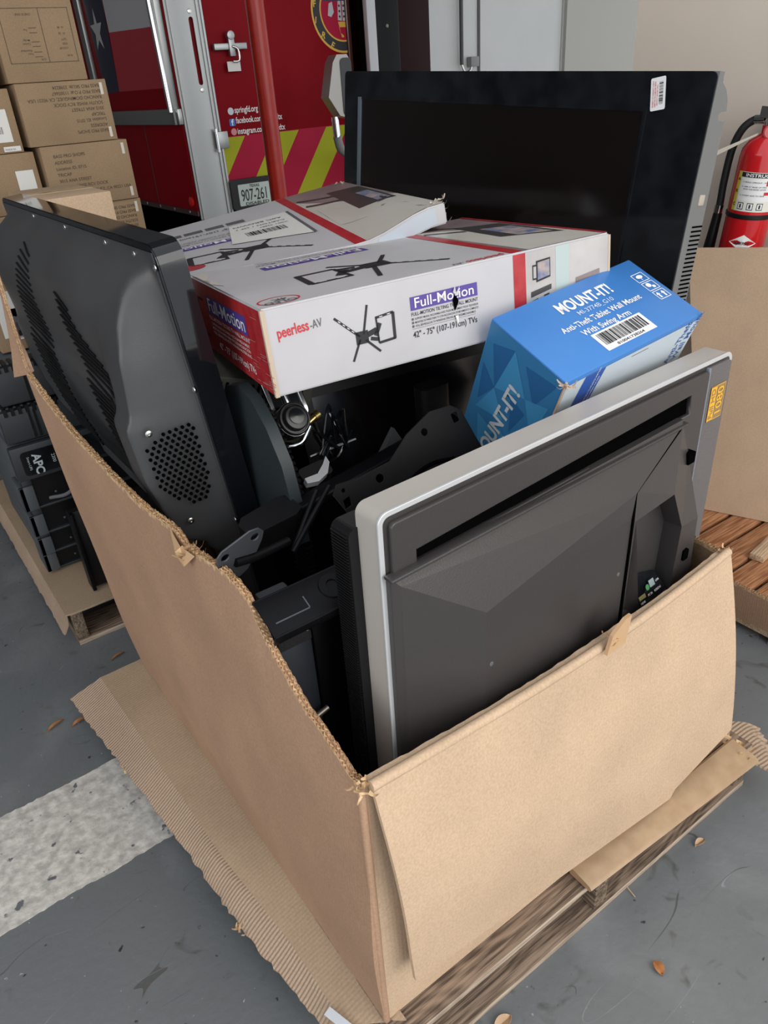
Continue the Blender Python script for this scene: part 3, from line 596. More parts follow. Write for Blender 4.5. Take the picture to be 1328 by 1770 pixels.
bm = NB(); tube(bm, [(.12, 1.64, .62), (.07, 1.64, .56), (.02, 1.68, .50), (-.03, 1.72, .485)], .006, seg=8); c_ = obj('loose_cable', bm, INKG, smooth=True); tag(c_, 'short dark cable hanging over the black power units', 'cable')
# carton top and printed carton seen past the leaning television
def wprint(F, w, h, t):
    F.rect('printed_label', .02, h-.15, .10, h-.02, PAPER, 1); F.polys('label_drawing', [[(.03, h-.15), (.055, h-.09), (.09, h-.10), (.06, h-.14)]], INKG, 3); F.rect('white_patch', .055, .03, .095, .12, PAPER, 1)
    F.barcode('label_bars', .06, .035, .09, .08, INK, 3, vert=True)
carton('product_carton', 'brown carton with a printed white label, behind the torn cardboard corner at left', -.02, .25, 1.80, 2.2, .93, 1.12, wprint, cat='box')
carton('opened_carton', 'plain light brown carton with torn edge, low in front of the tall stack', .29, .535, 2.25, 2.70, 1.00, 1.278, None, cat='box', m=KR_F)
t = thing('pallet_load', 'dark stretch of stacked equipment under the plain light carton, mostly hidden', 'equipment', (.37, 1.75, .15)); bm = NB(); box(bm, (0, 0, 0), (.45, .96, .845)); obj('equipment_case', bm, BLK, t, bev=.01)
# ---------------------------------------------------------------- right side: extinguisher, leaning sheet, reddish pallet
ext_red = mat('extinguisher_red', (.55, .010, .015), .18, coat=.5)
t = thing('fire_extinguisher', 'red fire extinguisher with instruction label hanging on the beige wall', 'fire extinguisher', Matrix.Translation((2.045, .782, .935)) @ Matrix.Rotation(radians(5), 4, 'X'))
cyb = [(.0, 0), (.055, .0), (.064, .012), (.066, .03), (.066, .340), (.063, .362), (.050, .384), (.030, .398), (.022, .405), (.022, .425), (0, .425)]
bm = NB(); lathe(bm, cyb, (0, 0, -.0), (0, 0, 1), 48); obj('cylinder', bm, ext_red, t, smooth=True)
yaw = math.atan2(-.600-.76, -.322-2.03)
def onc(a, z, r=.0668): a = yaw+a; z = z if z < .195 else .195+(z-.195)*.74; return Vector((r*cos(a), r*sin(a), z))
def wrap(name, a0, a1, z0, z1, m, r=.0666, n=16):
    bm = NB(); vs = [(bm.verts.new(onc(lerp(a0, a1, k/n), z0, r)), bm.verts.new(onc(lerp(a0, a1, k/n), z1, r))) for k in range(n+1)]
    for a, b in zip(vs, vs[1:]): bm.faces.new((a[0], b[0], b[1], a[1]))
    bm.normal_update(); me = bpy.data.meshes.new(name); bm.to_mesh(me); bm.free(); return link(name, me, m, t, smooth=True)
def wrap_text(name, items, m, r=.0672):
    bm = NB()
    for s, a, z, size, bold in items:
        me = text_mesh(s, size, bold)
        for v in me.vertices:
            p = onc(a+v.co.x/r, z+v.co.y, r); v.co = p
        bm.from_mesh(me); bpy.data.meshes.remove(me)
    me = bpy.data.meshes.new(name); bm.to_mesh(me); bm.free(); return link(name, me, m, t)
wrap('instruction_label', -.95, 1.2, .195, .345, mat('label_cream', (.74, .73, .66), .5))
wrap('label_header', -.75, 1.2, .325, .343, INK, .0669); wrap('label_yellow_side', -.95, -.76, .195, .345, mat('label_yellow', (.70, .55, .06), .5), .0669)
wrap('label_panel', -.70, 1.1, .235, .322, LW, .0669)
wrap_text('label_lettering', [('INSTRUCTIONS', -.55, .328, .017, .02)], LW)
wrap_text('label_text', [('1. HOLD UPRIGHT - PULL PIN', -.62, .305, .007, .01), ('2. AIM AT BASE OF FIRE', -.62, .288, .007, .01), ('   AND SQUEEZE LEVER', -.62, .279, .007, .01), ('3. SWEEP SIDE TO SIDE', -.62, .255, .007, .01), ('A', -.92, .31, .016, .03), ('B', -.92, .265, .016, .03), ('C', -.92, .215, .016, .03)], INK)
for k, a in enumerate((-.62, -.2, .22)):
    wrap('label_pictogram', a, a+.27, .202, .229, INK, .0669, 4); wrap('pictogram_field', a+.03, a+.24, .205, .226, LW, .0671, 4); wrap('pictogram_mark', a+.09, a+.17, .208, .223, INK, .0673, 3)
wrap('label_red_mark', .42, .62, .295, .315, REDINK, .0672, 4); wrap('label_red_mark', .40, .62, .260, .272, REDINK, .0672, 4)
bm = NB(); lathe(bm, [(.0668, 0), (.069, .002), (.069, .012), (.0668, .014)], (0, 0, .172), (0, 0, 1), 40); obj('retaining_band', bm, BLK, t, smooth=True)
dv = [(-.62, .093), (0, .128), (.62, .093), (0, .058)]
def dia(name, k, m, r):
    bm = NB(); n = 8; P = []
    for i in range(4):
        a, b = dv[i], dv[(i+1) % 4]
        for j in range(n): P.append((lerp(a[0], b[0], j/n)*k+.0, (lerp(a[1], b[1], j/n)-.093)*.7*k+.103))
    c = bm.verts.new(onc(.0, .103, r)); V = [bm.verts.new(onc(a, z, r)) for a, z in P]
    for i in range(len(V)): bm.faces.new((c, V[i], V[(i+1) % len(V)]))
    bm.normal_update(); me = bpy.data.meshes.new(name); bm.to_mesh(me); bm.free(); link(name, me, m, t)
dia('diamond_badge', 1, LW, .0669); wrap_text('badge_lettering', [('AMEREX', -.36, .098, .012, .02)], INK)
bm = NB(); lathe(bm, [(0, 0), (.018, 0), (.018, .035), (.012, .05), (0, .05)], (0, 0, .423), (0, 0, 1), 20); box(bm, (-.02, -.014, .445), (.02, .03, .475)); obj('valve', bm, CHROME, t, smooth=True)
g_ = yaw+.1; gp = Vector((.022*cos(g_), .022*sin(g_), .410))
bm = NB(); lathe(bm, [(0, 0), (.019, 0), (.02, .008), (.016, .012), (0, .012)], gp, (cos(g_), sin(g_), .1), 20); obj('pressure_gauge', bm, mat('gauge_red_glass', (.6, .12, .12), .15), t, smooth=True)
bm = NB(); box(bm, (-.015, -.012, .480), (.05, .012, .488)); box(bm, (-.01, -.012, .455), (.07, .012, .462)); obj('handle', bm, STEEL, t, bev=.003)
bm = NB(); tube(bm, [(0, .02, .440), (0, .05, .437), (-.01, .08, .410), (-.01, .10, .35), (-.01, .103, .26), (-.01, .100, .20), (-.012, .098, .14)], .0115, seg=14); hs = obj('hose', bm, mat('hose_rubber', (.012, .014, .014), .5), t, smooth=True)
bm = NB(); cyl(bm, (0, .018, .441), (0, .05, .438), .0145, seg=16); obj('hose_ferrule', bm, CHROME, hs, smooth=True)
bm = NB(); cyl(bm, (-.01, .10, .165), (-.011, .099, .19), .0145, seg=16); obj('hose_ferrule', bm, CHROME, hs, smooth=True)
bm = NB(); cyl(bm, (-.011, .099, .165), (-.02, .10, .02), .014, .019, seg=16); obj('nozzle', bm, BLK, t, smooth=True)
bm = NB(); box(bm, (.060, -.03, .30), (.119, .03, .44)); obj('wall_bracket', bm, BLK_MET, t, bev=.003)
bm = NB(); prism(bm, [(.012, .407), (.015, .400), (.17, .300), (.165, .323)], -.0006, .0006, lambda a, b, c: Vector((-.03-a*.35+c, a, b))); obj('inspection_tag', bm, mat('cream_tag', (.62, .58, .48), .6), t)
# reddish pallet with the leaning sheet
PR = thing('wooden_pallet', 'reddish new-looking wooden pallet at right, under the leaning cardboard sheet', 'pallet', frame((1.50, .32, 0), (.952, -.306, 0), (.306, .952, 0), (0, 0, 1)))
PR.matrix_world = Matrix.Translation((1.56, .10, 0)) @ Matrix.Rotation(radians(0), 4, 'Z')
for k in range(3):
    bm = NB(); box(bm, (.005+k*.23, .0, .02), (.045+k*.23, .62, .122)); obj('stringer', bm, PWPALE, PR, bev=.003)
for k in range(7):
    y = .0+k*.098; bm = NB(); box(bm, (0, y, .122), (.57, y+.084, .141)); obj('deck_board', bm, PWRED, PR, bev=.003)
for k in range(2):
    bm = NB(); box(bm, (0, k*.5, 0), (.57, k*.5+.1, .018)); obj('bottom_board', bm, PWPALE, PR, bev=.003)
bm = NB(); box(bm, (0, 0, 0), (.16, .045, .022)); o = obj('wood_offcut', bm, PWPALE, None, bev=.003, mw=Matrix.Translation((1.735, .345, .142)) @ Matrix.Rotation(radians(8), 4, 'Z')); tag(o, 'short pale wooden offcut lying on the reddish pallet', 'wood block')
ls, tp = sheet('cardboard_sheet', [(1.885, .69, .143), (2.085, .20, .143)], [(1.905, .868, 1.02), (2.105, .378, 1.045)], 20, 8, .006, (-.92, -.38, .1), KR_SHEET, None, wob=.004)
tag(ls, 'large flat tan cardboard sheet leaning against the wall below the fire extinguisher', 'cardboard')
# ---------------------------------------------------------------- main pallet, liner, bin
MP = thing('wooden_pallet', 'weathered wooden pallet in the foreground carrying the large open cardboard bin', 'pallet', (0, 0, 0))
pallet(MP, -.0, -.045, 1.04, 1.245, PWOOD, PWOODY)
pts = [(-.204, 1.258), (-.192, 1.133), (-.165, .883), (-.142, .67), (-.128, .488), (-.117, .337), (-.105, .257), (-.089, .151), (-.081, .06)]
inner = [(-.115, 1.235, .128), (-.10, .9, .125), (-.085, .5, .122), (-.06, .25, .12), (-.055, .05, .12)]
FL = thing('flattened_carton', 'flattened brown carton sticking out from under the bin on its left side', 'cardboard', (0, 0, 0))
o, e1 = sheet('flat_panel', [(.03, 1.22, .146), (.03, -.02, .146)], inner, 70, 8, .004, (0, 0, 1), KR_FLAT, FL, wob=.006)
o, e2 = sheet('peeled_edge', inner, [(x, y, .085) for x, y in pts], 90, 6, .004, (0, 0, 1), KR_RIB, FL, wob=.010, jag=.004)
scraps('torn_shreds', (-.118, .345, .09), .012, 7, KR_FLUTE, FL, 4, .012); scraps('torn_shreds', (-.17, .93, .07), .012, 5, KR_FLUTE, FL, 9, .010)
scraps('torn_shreds', (-.06, .045, .11), .02, 8, KR_FLUTE, FL, 14, .02)
bm = NB(); box(bm, (0, 0, 0), (.016, .07, .002)); o = obj('clear_tape', bm, mat('tape_clear_white', (.62, .68, .74), .15), None, mw=Matrix.Translation((-.055, .015, .128)) @ Matrix.Rotation(radians(18), 4, 'Z')); tag(o, 'scrap of shiny clear tape at the bottom front corner of the bin', 'tape')
BIN = thing('cardboard_bin', 'large open tan corrugated bin in the foreground holding televisions and mounts', 'box', (0, 0, 0))
zb = .142
top = [(.004, -.003, .738), (.004, .024, .735), (.002, .075, .765), (-.001, .13, .79), (-.003, .183, .831), (-.005, .221, .872), (-.007, .242, .912), (-.009, .272, .927), (-.011, .327, .925), (-.014, .398, .914), (-.017, .455, .906), (-.018, .49, .922), (-.026, .617, .913), (-.033, .732, .923), (-.046, .946, .953), (-.051, 1.037, .973), (-.062, 1.2, 1.032)]
# resample bottom so that columns stay upright
n_ = 110; totL = [(Vector(b)-Vector(a)).length for a, b in zip(top, top[1:])]; bot = []
for i in range(len(top)): bot.append((0.0, max(0, min(1.2, top[i][1])), zb))
def mapped(n):
    A = []; Bp = []
    L = sum(totL)
    for k in range(n+1):
        d = L*k/n; i = 0
        while i < len(totL)-1 and d > totL[i]: d -= totL[i]; i += 1
        f = min(1, d/totL[i]); A.append(Vector(bot[i]).lerp(Vector(bot[i+1]), f)); Bp.append(Vector(top[i]).lerp(Vector(top[i+1]), f))
    return A, Bp
A_, B_ = mapped(110)
def grid_panel(name, A, B, thick, out, m, parent, wob, seed, nv=16, jag=.0015, curve=0):
    rg = random.Random(seed); out = Vector(out); bm = NB(); R1 = []; R2 = []; tops = []
    for i, (a, b) in enumerate(zip(A, B)):
        b = b+Vector((0, 0, rg.uniform(-jag, jag))); r1 = []; r2 = []
        for j in range(nv+1):
            t_ = j/nv; p = a.lerp(b, t_); w = wob*noise.noise(Vector((p.x*2.5+seed, p.y*2.5, p.z*2.5)))*min(1, 3*t_)*min(1, 3*(1-t_)+.2)+curve*sin(pi*t_)
            r1.append(bm.verts.new(p+out*w)); r2.append(bm.verts.new(p+out*(w-thick)))
            if j == nv: tops.append(p+out*w)
        R1.append(r1); R2.append(r2)
    for i in range(len(R1)-1):
        for j in range(nv):
            bm.faces.new((R1[i][j], R1[i][j+1], R1[i+1][j+1], R1[i+1][j])); bm.faces.new((R2[i][j], R2[i+1][j], R2[i+1][j+1], R2[i][j+1]))
        bm.faces.new((R1[i][nv], R2[i][nv], R2[i+1][nv], R1[i+1][nv])); bm.faces.new((R1[i][0], R1[i+1][0], R2[i+1][0], R2[i][0]))
    for r1, r2 in ((R1[0], R2[0]), (R1[-1], R2[-1])):
        for j in range(nv): bm.faces.new((r1[j], r2[j], r2[j+1], r1[j+1]))
    return obj(name, bm, m, parent, smooth=True), tops
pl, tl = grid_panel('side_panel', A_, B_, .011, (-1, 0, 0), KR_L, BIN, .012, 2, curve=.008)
flutes('sawn_edge', tl, (-1, 0, 0), .011, (0, 0, 1), KR_FLUTE, pl, .004, .004, 2, .0025)
scraps('torn_shreds', (-.016, .45, .905), .012, 14, KR_FLUTE, pl, 3, .016)
# peeled-back tear in the top edge
bm = NB(); vs = [(-.022, .50, .925), (-.030, .475, .888), (-.032, .435, .885), (-.020, .405, .915), (-.026, .45, .915)]
V_ = [bm.verts.new(v) for v in vs]; bm.faces.new((V_[0], V_[1], V_[4])); bm.faces.new((V_[1], V_[2], V_[4])); bm.faces.new((V_[2], V_[3], V_[4])); obj('peeled_tear', bm, mat('kraft_torn_face', (.56, .36, .20), .9), pl)
# front panel
fa = [Vector((x, 0, zb)) for x in [1.016*k/60 for k in range(61)]]
fb = [Vector((lerp(.004, .925, k/60), lerp(-.002, .052, (k/60)**1.3), lerp(.738, .688, k/60)-.020*sin(pi*(k/60)**1.2))) for k in range(61)]
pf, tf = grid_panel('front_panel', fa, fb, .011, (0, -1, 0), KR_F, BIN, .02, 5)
# corner curl between left and front walls
bm = NB(); cyl(bm, (.004, .003, zb), (.007, .001, .735), .0065, seg=16); obj('corner_fold', bm, KR_L, BIN, smooth=True)
# outer flap hanging from the front top edge
ft = [Vector((v.x+.012*(1-k/60), v.y-.014, v.z+.001)) for k, v in enumerate(fb)]
fbm = []
for k in range(61):
    f = k/60
    p = Vector((.040, -.045, .292)).lerp(Vector((.752, -.032, .170)), f/.80) if f < .80 else Vector((.752, -.032, .192)).lerp(Vector((.948, -.030, .238)), (f-.80)/.20)
    fbm.append(p)
po, to = grid_panel('outer_flap', fbm, ft, .0075, (0, -1, 0), KR_F, BIN, .012, 8, curve=.012)
bm = NB(); tube(bm, [v+Vector((0, .006, 0)) for v in ft], .0085, seg=10, sub=1); obj('folded_crease', bm, KR_F, po, smooth=True)
ra = [Vector((1.016, 1.2*k/40, zb)) for k in range(41)]
rt = [(.925, .052, .685), (.958, .16, .668), (.985, .30, .665), (1.005, .6, .70), (1.016, 1.2, .80)]
rb = [sample(rt, k/40) for k in range(41)]
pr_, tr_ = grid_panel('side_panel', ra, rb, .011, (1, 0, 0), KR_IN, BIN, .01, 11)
flutes('sawn_edge', tr_, (1, 0, 0), .011, (0, 0, 1), KR_FLUTE, pr_, .004, .003, 2)
ba = [Vector((1.016*k/30, 1.2, zb)) for k in range(31)]; bb = [Vector((lerp(-.02, 1.016, k/30), 1.2, lerp(.55, .60, k/30))) for k in range(31)]
grid_panel('back_panel', ba, bb, .011, (0, 1, 0), KR_IN, BIN, .01, 13)
bm = NB(); box(bm, (.012, .012, .142), (1.0, 1.19, .150)); obj('bin_floor', bm, KR_IN, BIN)
scraps('torn_shreds', (.004, -.004, .742), .012, 16, KR_FLUTE, pf, 21, .008); scraps('torn_shreds', (.925, .05, .69), .008, 10, KR_FLUTE, pf, 22, .010)
scraps('torn_shreds', (.52, .0, .715), .012, 6, KR_FLUTE, pf, 25, .009)
bm = NB(); V_ = [bm.verts.new(v) for v in ((.50, -.006, .690), (.55, -.004, .690), (.565, -.0, .740), (.535, -.010, .752), (.508, -.008, .728))]; bm.faces.new(V_); r_ = bmesh.ops.extrude_face_region(bm, geom=bm.faces[:]); bmesh.ops.translate(bm, verts=[v for v in r_['geom'] if isinstance(v, bmesh.types.BMVert)], vec=(0, .007, 0)); obj('torn_tab', bm, MT['kraft_torn_face'], pf)
# torn corner rising at the back left
o, e_ = sheet('corner_flap', [(-.060, 1.20, 1.028), (-.075, 1.30, 1.00)], [(-.058, 1.22, 1.04), (-.045, 1.30, 1.23)], 14, 8, .008, (-1, 0, 0), KR_L, BIN, wob=.01, jag=.004)
flutes('sawn_edge', e_, (-1, 0, 0), .008, (0, 0, 1), KR_FLUTE, o, .004, .003, 2)
# strip of folded kraft and crushed edge at the pallet's right front
t = thing('folded_cardboard_strip', 'folded shiny brown cardboard strip lying along the front pallet edge at right', 'cardboard', (0, 0, 0))
bm = NB(); A0 = Vector((.455, -.036, .143)); A1 = Vector((.985, -.054, .143)); prof = [(-.022, .002), (-.026, .010), (-.020, .016), (.024, .022), (.03, .016), (.03, .002)]
r0 = [bm.verts.new(A0+Vector((0, a, b))) for a, b in prof]; r1 = [bm.verts.new(A1+Vector((0, a*1.35, b*1.5))) for a, b in prof]
bm.faces.new(r0[::-1]); bm.faces.new(r1)
for i in range(6): bm.faces.new((r0[i], r0[(i+1) % 6], r1[(i+1) % 6], r1[i]))
obj('folded_strip', bm, KR_TAPE, t, bev=.002)
scraps('torn_end', (.985, -.03, .165), .015, 12, KR_FLUTE, t, 31, .018)
o, e_ = sheet('crushed_cardboard', [(1.00, .08, .145), (.985, -.05, .145)], [(1.13, -.01, .105), (1.035, -.16, .085)], 26, 10, .006, (0, 0, 1), KR_RIB, None, wob=.03, jag=.01)
tag(o, 'crushed ribbed cardboard corner sticking out at the right end of the pallet', 'cardboard')
# board edge of the bin liner seen right of the bin
o, e_ = sheet('cardboard_tray_side', [(1.552, .40, .05), (1.552, -.15, .05)], [(1.545, .42, .165), (1.545, -.15, .165)], 30, 3, .008, (-1, 0, 0), KR_L, None, wob=.004)
flutes('sawn_edge', e_, (-1, 0, 0), .008, (0, 0, 1), KR_FLUTE, o, .004, .003, 2); tag(o, 'brown corrugated board edge standing along the side of the reddish pallet', 'cardboard')
# ---------------------------------------------------------------- silver television, back towards us
oS = (0.1165, 0.0855, 0.4751); cS = ((0.99788, 0.06487, -0.0052), (-0.06482, 0.99785, 0.00956), (0.00581, -0.0092, 0.99994))
SV = thing('flat_television', 'silver rimmed television standing in the bin with its dark back towards us', 'television', frame(oS, *cS))
silver = mat('silver_plastic', (.46, .43, .395), .36, .1, bump=.03, bscale=600); rim = mat('silver_trim', (.62, .63, .64), .22, .3)
sw_, sh_ = .857, .60
out_ = rrect(0, 0, sw_, sh_, .016, 6)
bm = NB(); prism(bm, out_, .003, .048, lambda a, b, c: Vector((a, c, b))); obj('bezel', bm, silver, SV, bev=.004, seg=3)
holed('rim_trim', out_, [rrect(.006, .006, sw_-.006, sh_-.006, .012, 6)], .005, rim, SV, frame((0, .0015, 0), (1, 0, 0), (0, 0, 1), (0, -1, 0)), .001)
bm = NB(); prism(bm, rrect(.007, .007, sw_-.007, sh_-.007, .012, 6), .0, .01, lambda a, b, c: Vector((a, c, b))); obj('back_flange', bm, TV_BACK, SV)
def fy(y): return frame((0, y, 0), (1, 0, 0), (0, 0, 1), (0, -1, 0))
slotp = [(.054, .508), (.054, .531), (.716, .556), (.722, .515)]
holed('back_frame', rrect(.016, .02, .768, .584, .006), [slotp], .010, TV_BACK, SV, fy(-.004), .0015)
bm = NB(); prism(bm, slotp, -.0008, .0, lambda a, b, c: Vector((a, c, b))); obj('slot_recess', bm, BLK_DEEP, SV)
bm = NB(); prism(bm, rrect(.774, .02, .848, .588, .008), -.006, .0, lambda a, b, c: Vector((a, c, b)))
wv = mat('fine_ribbed_plastic', (.16, .15, .15), .4); nt = wv.node_tree
tcn = nt.nodes.new('ShaderNodeTexCoord'); wn = nt.nodes.new('ShaderNodeTexWave'); wn.bands_direction = 'Z'; wn.inputs['Scale'].default_value = 110; bpn = nt.nodes.new('ShaderNodeBump'); bpn.inputs['Distance'].default_value = .001
nt.links.new(tcn.outputs['Object'], wn.inputs[0]); nt.links.new(wn.outputs['Fac'], bpn.inputs['Height']); nt.links.new(bpn.outputs[0], nt.nodes['Principled BSDF'].inputs['Normal'])
obj('ribbed_side_strip', bm, wv, SV, bev=.002)
bm = NB(); box(bm, (.768, -.0085, .02), (.774, .0, .59)); obj('strip_border', bm, mat('blue_grey_trim', (.22, .24, .30), .25, .3), SV, bev=.001)
# faceted back shell
vs = {'a': (.006, -.010, .0), 'b': (.006, -.012, .506), 'c': (.690, -.014, .530-.012), 'B': (.018, -.018, .492), 'p': (.147, -.052, .398), 'q': (.500, -.052, .408), 'r': (.509, -.050, .452), 's': (.683, -.018, .508), 'pb': (.147, -.052, -.0), 'qb': (.495, -.052, .0), 'ab': (.018, -.018, 0.0)}
bm = NB(); Vv = {k: bm.verts.new(v) for k, v in vs.items()}
ctop = bm.verts.new((.690, -.002, .518)); btop = bm.verts.new((.006, -.0, .506)); abk = bm.verts.new((.006, 0, 0)); 
for f in (('a', 'b', 'B', 'ab'), ('b', 'c', 's', 'B'), ('B', 's', 'r', 'p'), ('p', 'r', 'q'), ('ab', 'B', 'p', 'pb'), ('pb', 'p', 'q', 'qb')): bm.faces.new([Vv[k] for k in f])
bm.faces.new((btop, ctop, Vv['c'], Vv['b'])); bm.faces.new((abk, btop, Vv['b'], Vv['a']))
# right module with its recess, same shell
mo = [(.512, -.048, .452), (.688, -.017, .506), (.700, -.017, .500), (.722, -.020, .43), (.752, -.042, .30), (.752, -.045, .18), (.752, -.040, .0), (.503, -.054, .0), (.503, -.054, .405)]
R_ = [(.630, -.052, .403), (.680, -.050, .312), (.672, -.050, .167), (.563, -.054, .170), (.506, -.054, .213), (.512, -.054, .398)]
O = [bm.verts.new(v) for v in mo]; Rv = [bm.verts.new(v) for v in R_]; Rd = [bm.verts.new((v[0]*.96+.028 if k not in (4, 5) else v[0]+.005, -.012, v[2]*.98+.004)) for k, v in enumerate(R_)]
for f in ((O[0], O[1], Rv[0], Rv[5]), (O[1], O[2], O[3], Rv[0]), (O[3], O[4], Rv[1], Rv[0]), (O[4], O[5], Rv[2], Rv[1]), (O[5], O[6], O[7], Rv[3], Rv[2]), (O[7], O[8], Rv[5], Rv[4], Rv[3]), (O[8], O[0], Rv[5])): bm.faces.new(f)
for i in range(6): bm.faces.new((Rv[i], Rv[(i+1) % 6], Rd[(i+1) % 6], Rd[i]))
bm.faces.new(Rd)
back = [bm.verts.new((v[0]+.006, .0, v[2])) for v in mo]
for i in (1, 2, 3, 4, 5): bm.faces.new((O[i], O[i+1], back[i+1], back[i]))
bmesh.ops.triangulate(bm, faces=[f for f in bm.faces if len(f.verts) > 4])
shl = obj('back_shell', bm, TV_BACK, SV, bev=0)
bm = NB(); L_ = [(.689, -.0165, .507), (.5115, -.0475, .4515), (.5035, -.0535, .405), (.500, -.0545, .0)]; tube(bm, L_, .0022, seg=6, sub=1); obj('panel_groove', bm, BLK_DEEP, SV)
bm = NB(); box(bm, (.0, -.022, .505), (.700, -.004, .511)); obj('top_ledge', bm, TV_BACK, SV, bev=.002)
# port plate, notches, holes
Fr = Face(SV, (0, -.0125, 0), (1, 0, 0), (0, 0, 1), .001)
bm = NB(); PPt = [(.512, -.050, .218), (.566, -.050, .176), (.668, -.046, .174), (.664, -.016, .205), (.560, -.014, .240), (.520, -.014, .246)]; vv = [bm.verts.new(p) for p in PPt]; bm.faces.new((vv[0], vv[1], vv[4], vv[5])); bm.faces.new((vv[1], vv[2], vv[3], vv[4])); obj('port_plate', bm, BLK_GLOSS, SV)
pm = Matrix(); 
exv = (Vector(PPt[2])-Vector(PPt[1])).normalized(); eyv = (Vector(PPt[4])-Vector(PPt[1])); eyv = (eyv-exv*eyv.dot(exv)).normalized()
Fp = Face(SV, Vector(PPt[1]), exv, eyv, .0015)
Fp.polys('usb_sockets', [[(-.018, .004), (.0, .004), (.0, .022), (-.018, .022)]], STEEL, 0); Fp.rect('hdmi_socket', .012, .012, .034, .020, mat('socket_gold', (.45, .40, .16), .4, .5), 0)
Fp.rect('network_socket', .055, .022, .072, .036, mat('socket_pale', (.35, .45, .45), .4), 0); Fp.polys('audio_jack', [circ(.047, .026, .006, 12)], mat('jack_green', (.08, .35, .12), .4), 0)
Fp.text('port_lettering', [('HDMI', .012, .004, .006, 0, .02), ('USB', -.012, .026, .006, 0, .02), ('PC IN', .040, .010, .006, 0, .02), ('RGB/DVI', .062, .010, .006, 0, .02), ('LAN', .075, .026, .006, 0, .02)], LW, 2)
bm = NB()
box(bm, (.705, -.030, .425), (.727, -.010, .448), Matrix.Rotation(0, 4, 'Z')); obj('square_notch', bm, BLK_DEEP, SV, bev=.002)
bm = NB(); box(bm, (.705, -.052, .222), (.722, -.040, .245)); obj('square_notch', bm, BLK_DEEP, SV, bev=.002)
for x, z in ((.545, .385), (.545, .29)):
    bm = NB(); box(bm, (x, -.016, z-.02), (x+.022, -.010, z+.012)); cyl(bm, (x+.011, -.014, z), (x+.011, -.018, z), .005, seg=10); obj('keyhole_slot', bm, BLK_DEEP, SV, bev=.001)
for x, z in ((.160, .292), (.480, .302), (.18, .07)): 
    bm = NB(); lathe(bm, [(0, 0), (.0045, 0), (.0035, .001), (0, .0012)], (x, -.0518, z), (0, -1, 0), 14); obj('sunk_screw', bm, INKG, SV)
Fw = Face(SV, (0, -.0065, 0), (1, 0, 0), (0, 0, 1), .0006)
yst = mat('orange_sticker', (.80, .42, .03), .45); LL = (.786, .478)
Fw.rect('sticker_ground', .788, .478, .838, .548, mat('sticker_bronze', (.30, .20, .09), .45), 0); Fw.rect('sticker_yellow', .788, .478, .808, .548, yst, 2)
bw = .0016
Fw.polys('sticker_frame', [[(.788, .478), (.838, .478), (.838, .478+bw), (.788, .478+bw)], [(.788, .548-bw), (.838, .548-bw), (.838, .548), (.788, .548)], [(.838-bw, .478), (.838, .478), (.838, .548), (.838-bw, .548)]], yst, 2)
Fw.text('sticker_lettering', [('1080', .832, .483, .030, 90, .015, None)], yst, 3); Fw.text('sticker_heading', [('Full HD', .804, .482, .0185, 90, .01, .061)], MT['sticker_bronze'], 4)
bm = NB(); prism(bm, rrect(-.016, .0, .035, .565, .012), .045, .085, lambda a, b, c: Vector((a, c, b))); 
for k in range(110): box(bm, (-.0185, .048, .008+k*.005), (-.012, .083, .0102+k*.005))
obj('speaker_grille', bm, BLK, SV)
bm = NB(); prism(bm, rrect(.03, .02, sw_-.03, sh_-.02, .01), .046, .052, lambda a, b, c: Vector((a, c, b))); obj('screen', bm, BLK_GLOSS, SV)
# ---------------------------------------------------------------- white mount cartons
def mount_art(F, cx, cy, k, m, name, rot=0, flat=1.0, fr=1):
    R = lambda x, y: (cx+k*(x*cos(rot)-y*sin(rot)), cy+k*flat*(x*sin(rot)+y*cos(rot)))
    def bar(x0, y0, x1, y1, w):
        d = math.hypot(x1-x0, y1-y0); nx, ny = -(y1-y0)/d*w, (x1-x0)/d*w
        nx *= .8; ny *= .8; return [R(x0+nx, y0+ny), R(x1+nx, y1+ny), R(x1-nx, y1-ny), R(x0-nx, y0-ny)]
    P = [bar(-.1, .05, -.95, .85, .05), bar(.05, .1, .30, 1.05, .05), bar(-.1, -.05, -.45, -.75, .05), bar(.1, -.1, .62, -.62, .05), [R(-.25, -.22), R(.22, -.22), R(.22, .22), R(-.25, .22)],
         bar(.2, .05, .55, .15, .12), bar(.5, -.05, .7, .35, .10), bar(.55, .55, 1.25, .62, .055), bar(.6, -.32, 1.25, -.28, .055), bar(.6, -.32, .58, .58, .04), bar(1.22, -.3, 1.24, .62, .07), bar(.3, -.1, .62, -.2, .08)]
    F.polys(name, P, m, 1)
    F.polys(name+'_slots', [bar(lerp(-.3, -.9, q_), lerp(.24, .8, q_), lerp(-.3, -.9, q_+.12), lerp(.24, .8, q_+.12), .014) for q_ in (0, .25, .5, .75)]+[bar(.7+q_, .56+q_*.1, .82+q_, .57+q_*.1, .014) for q_ in (0, .3)], LW, 3)
mauve = mat('photo_mauve', (.26, .205, .20), .4, col2=(.20, .15, .15), scale=8); cream = mat('photo_cream', (.50, .47, .42), .4, col2=(.56, .53, .49), scale=6); phd = mat('photo_dark', (.05, .045, .045), .4); phb = mat('photo_blue', (.10, .14, .30), .4, col2=(.45, .36, .28), scale=40)
photo_side = mat('photo_room', (.50, .48, .46), .4, col2=(.38, .35, .34), scale=9); teal = mat('photo_teal', (.42, .50, .48), .4)
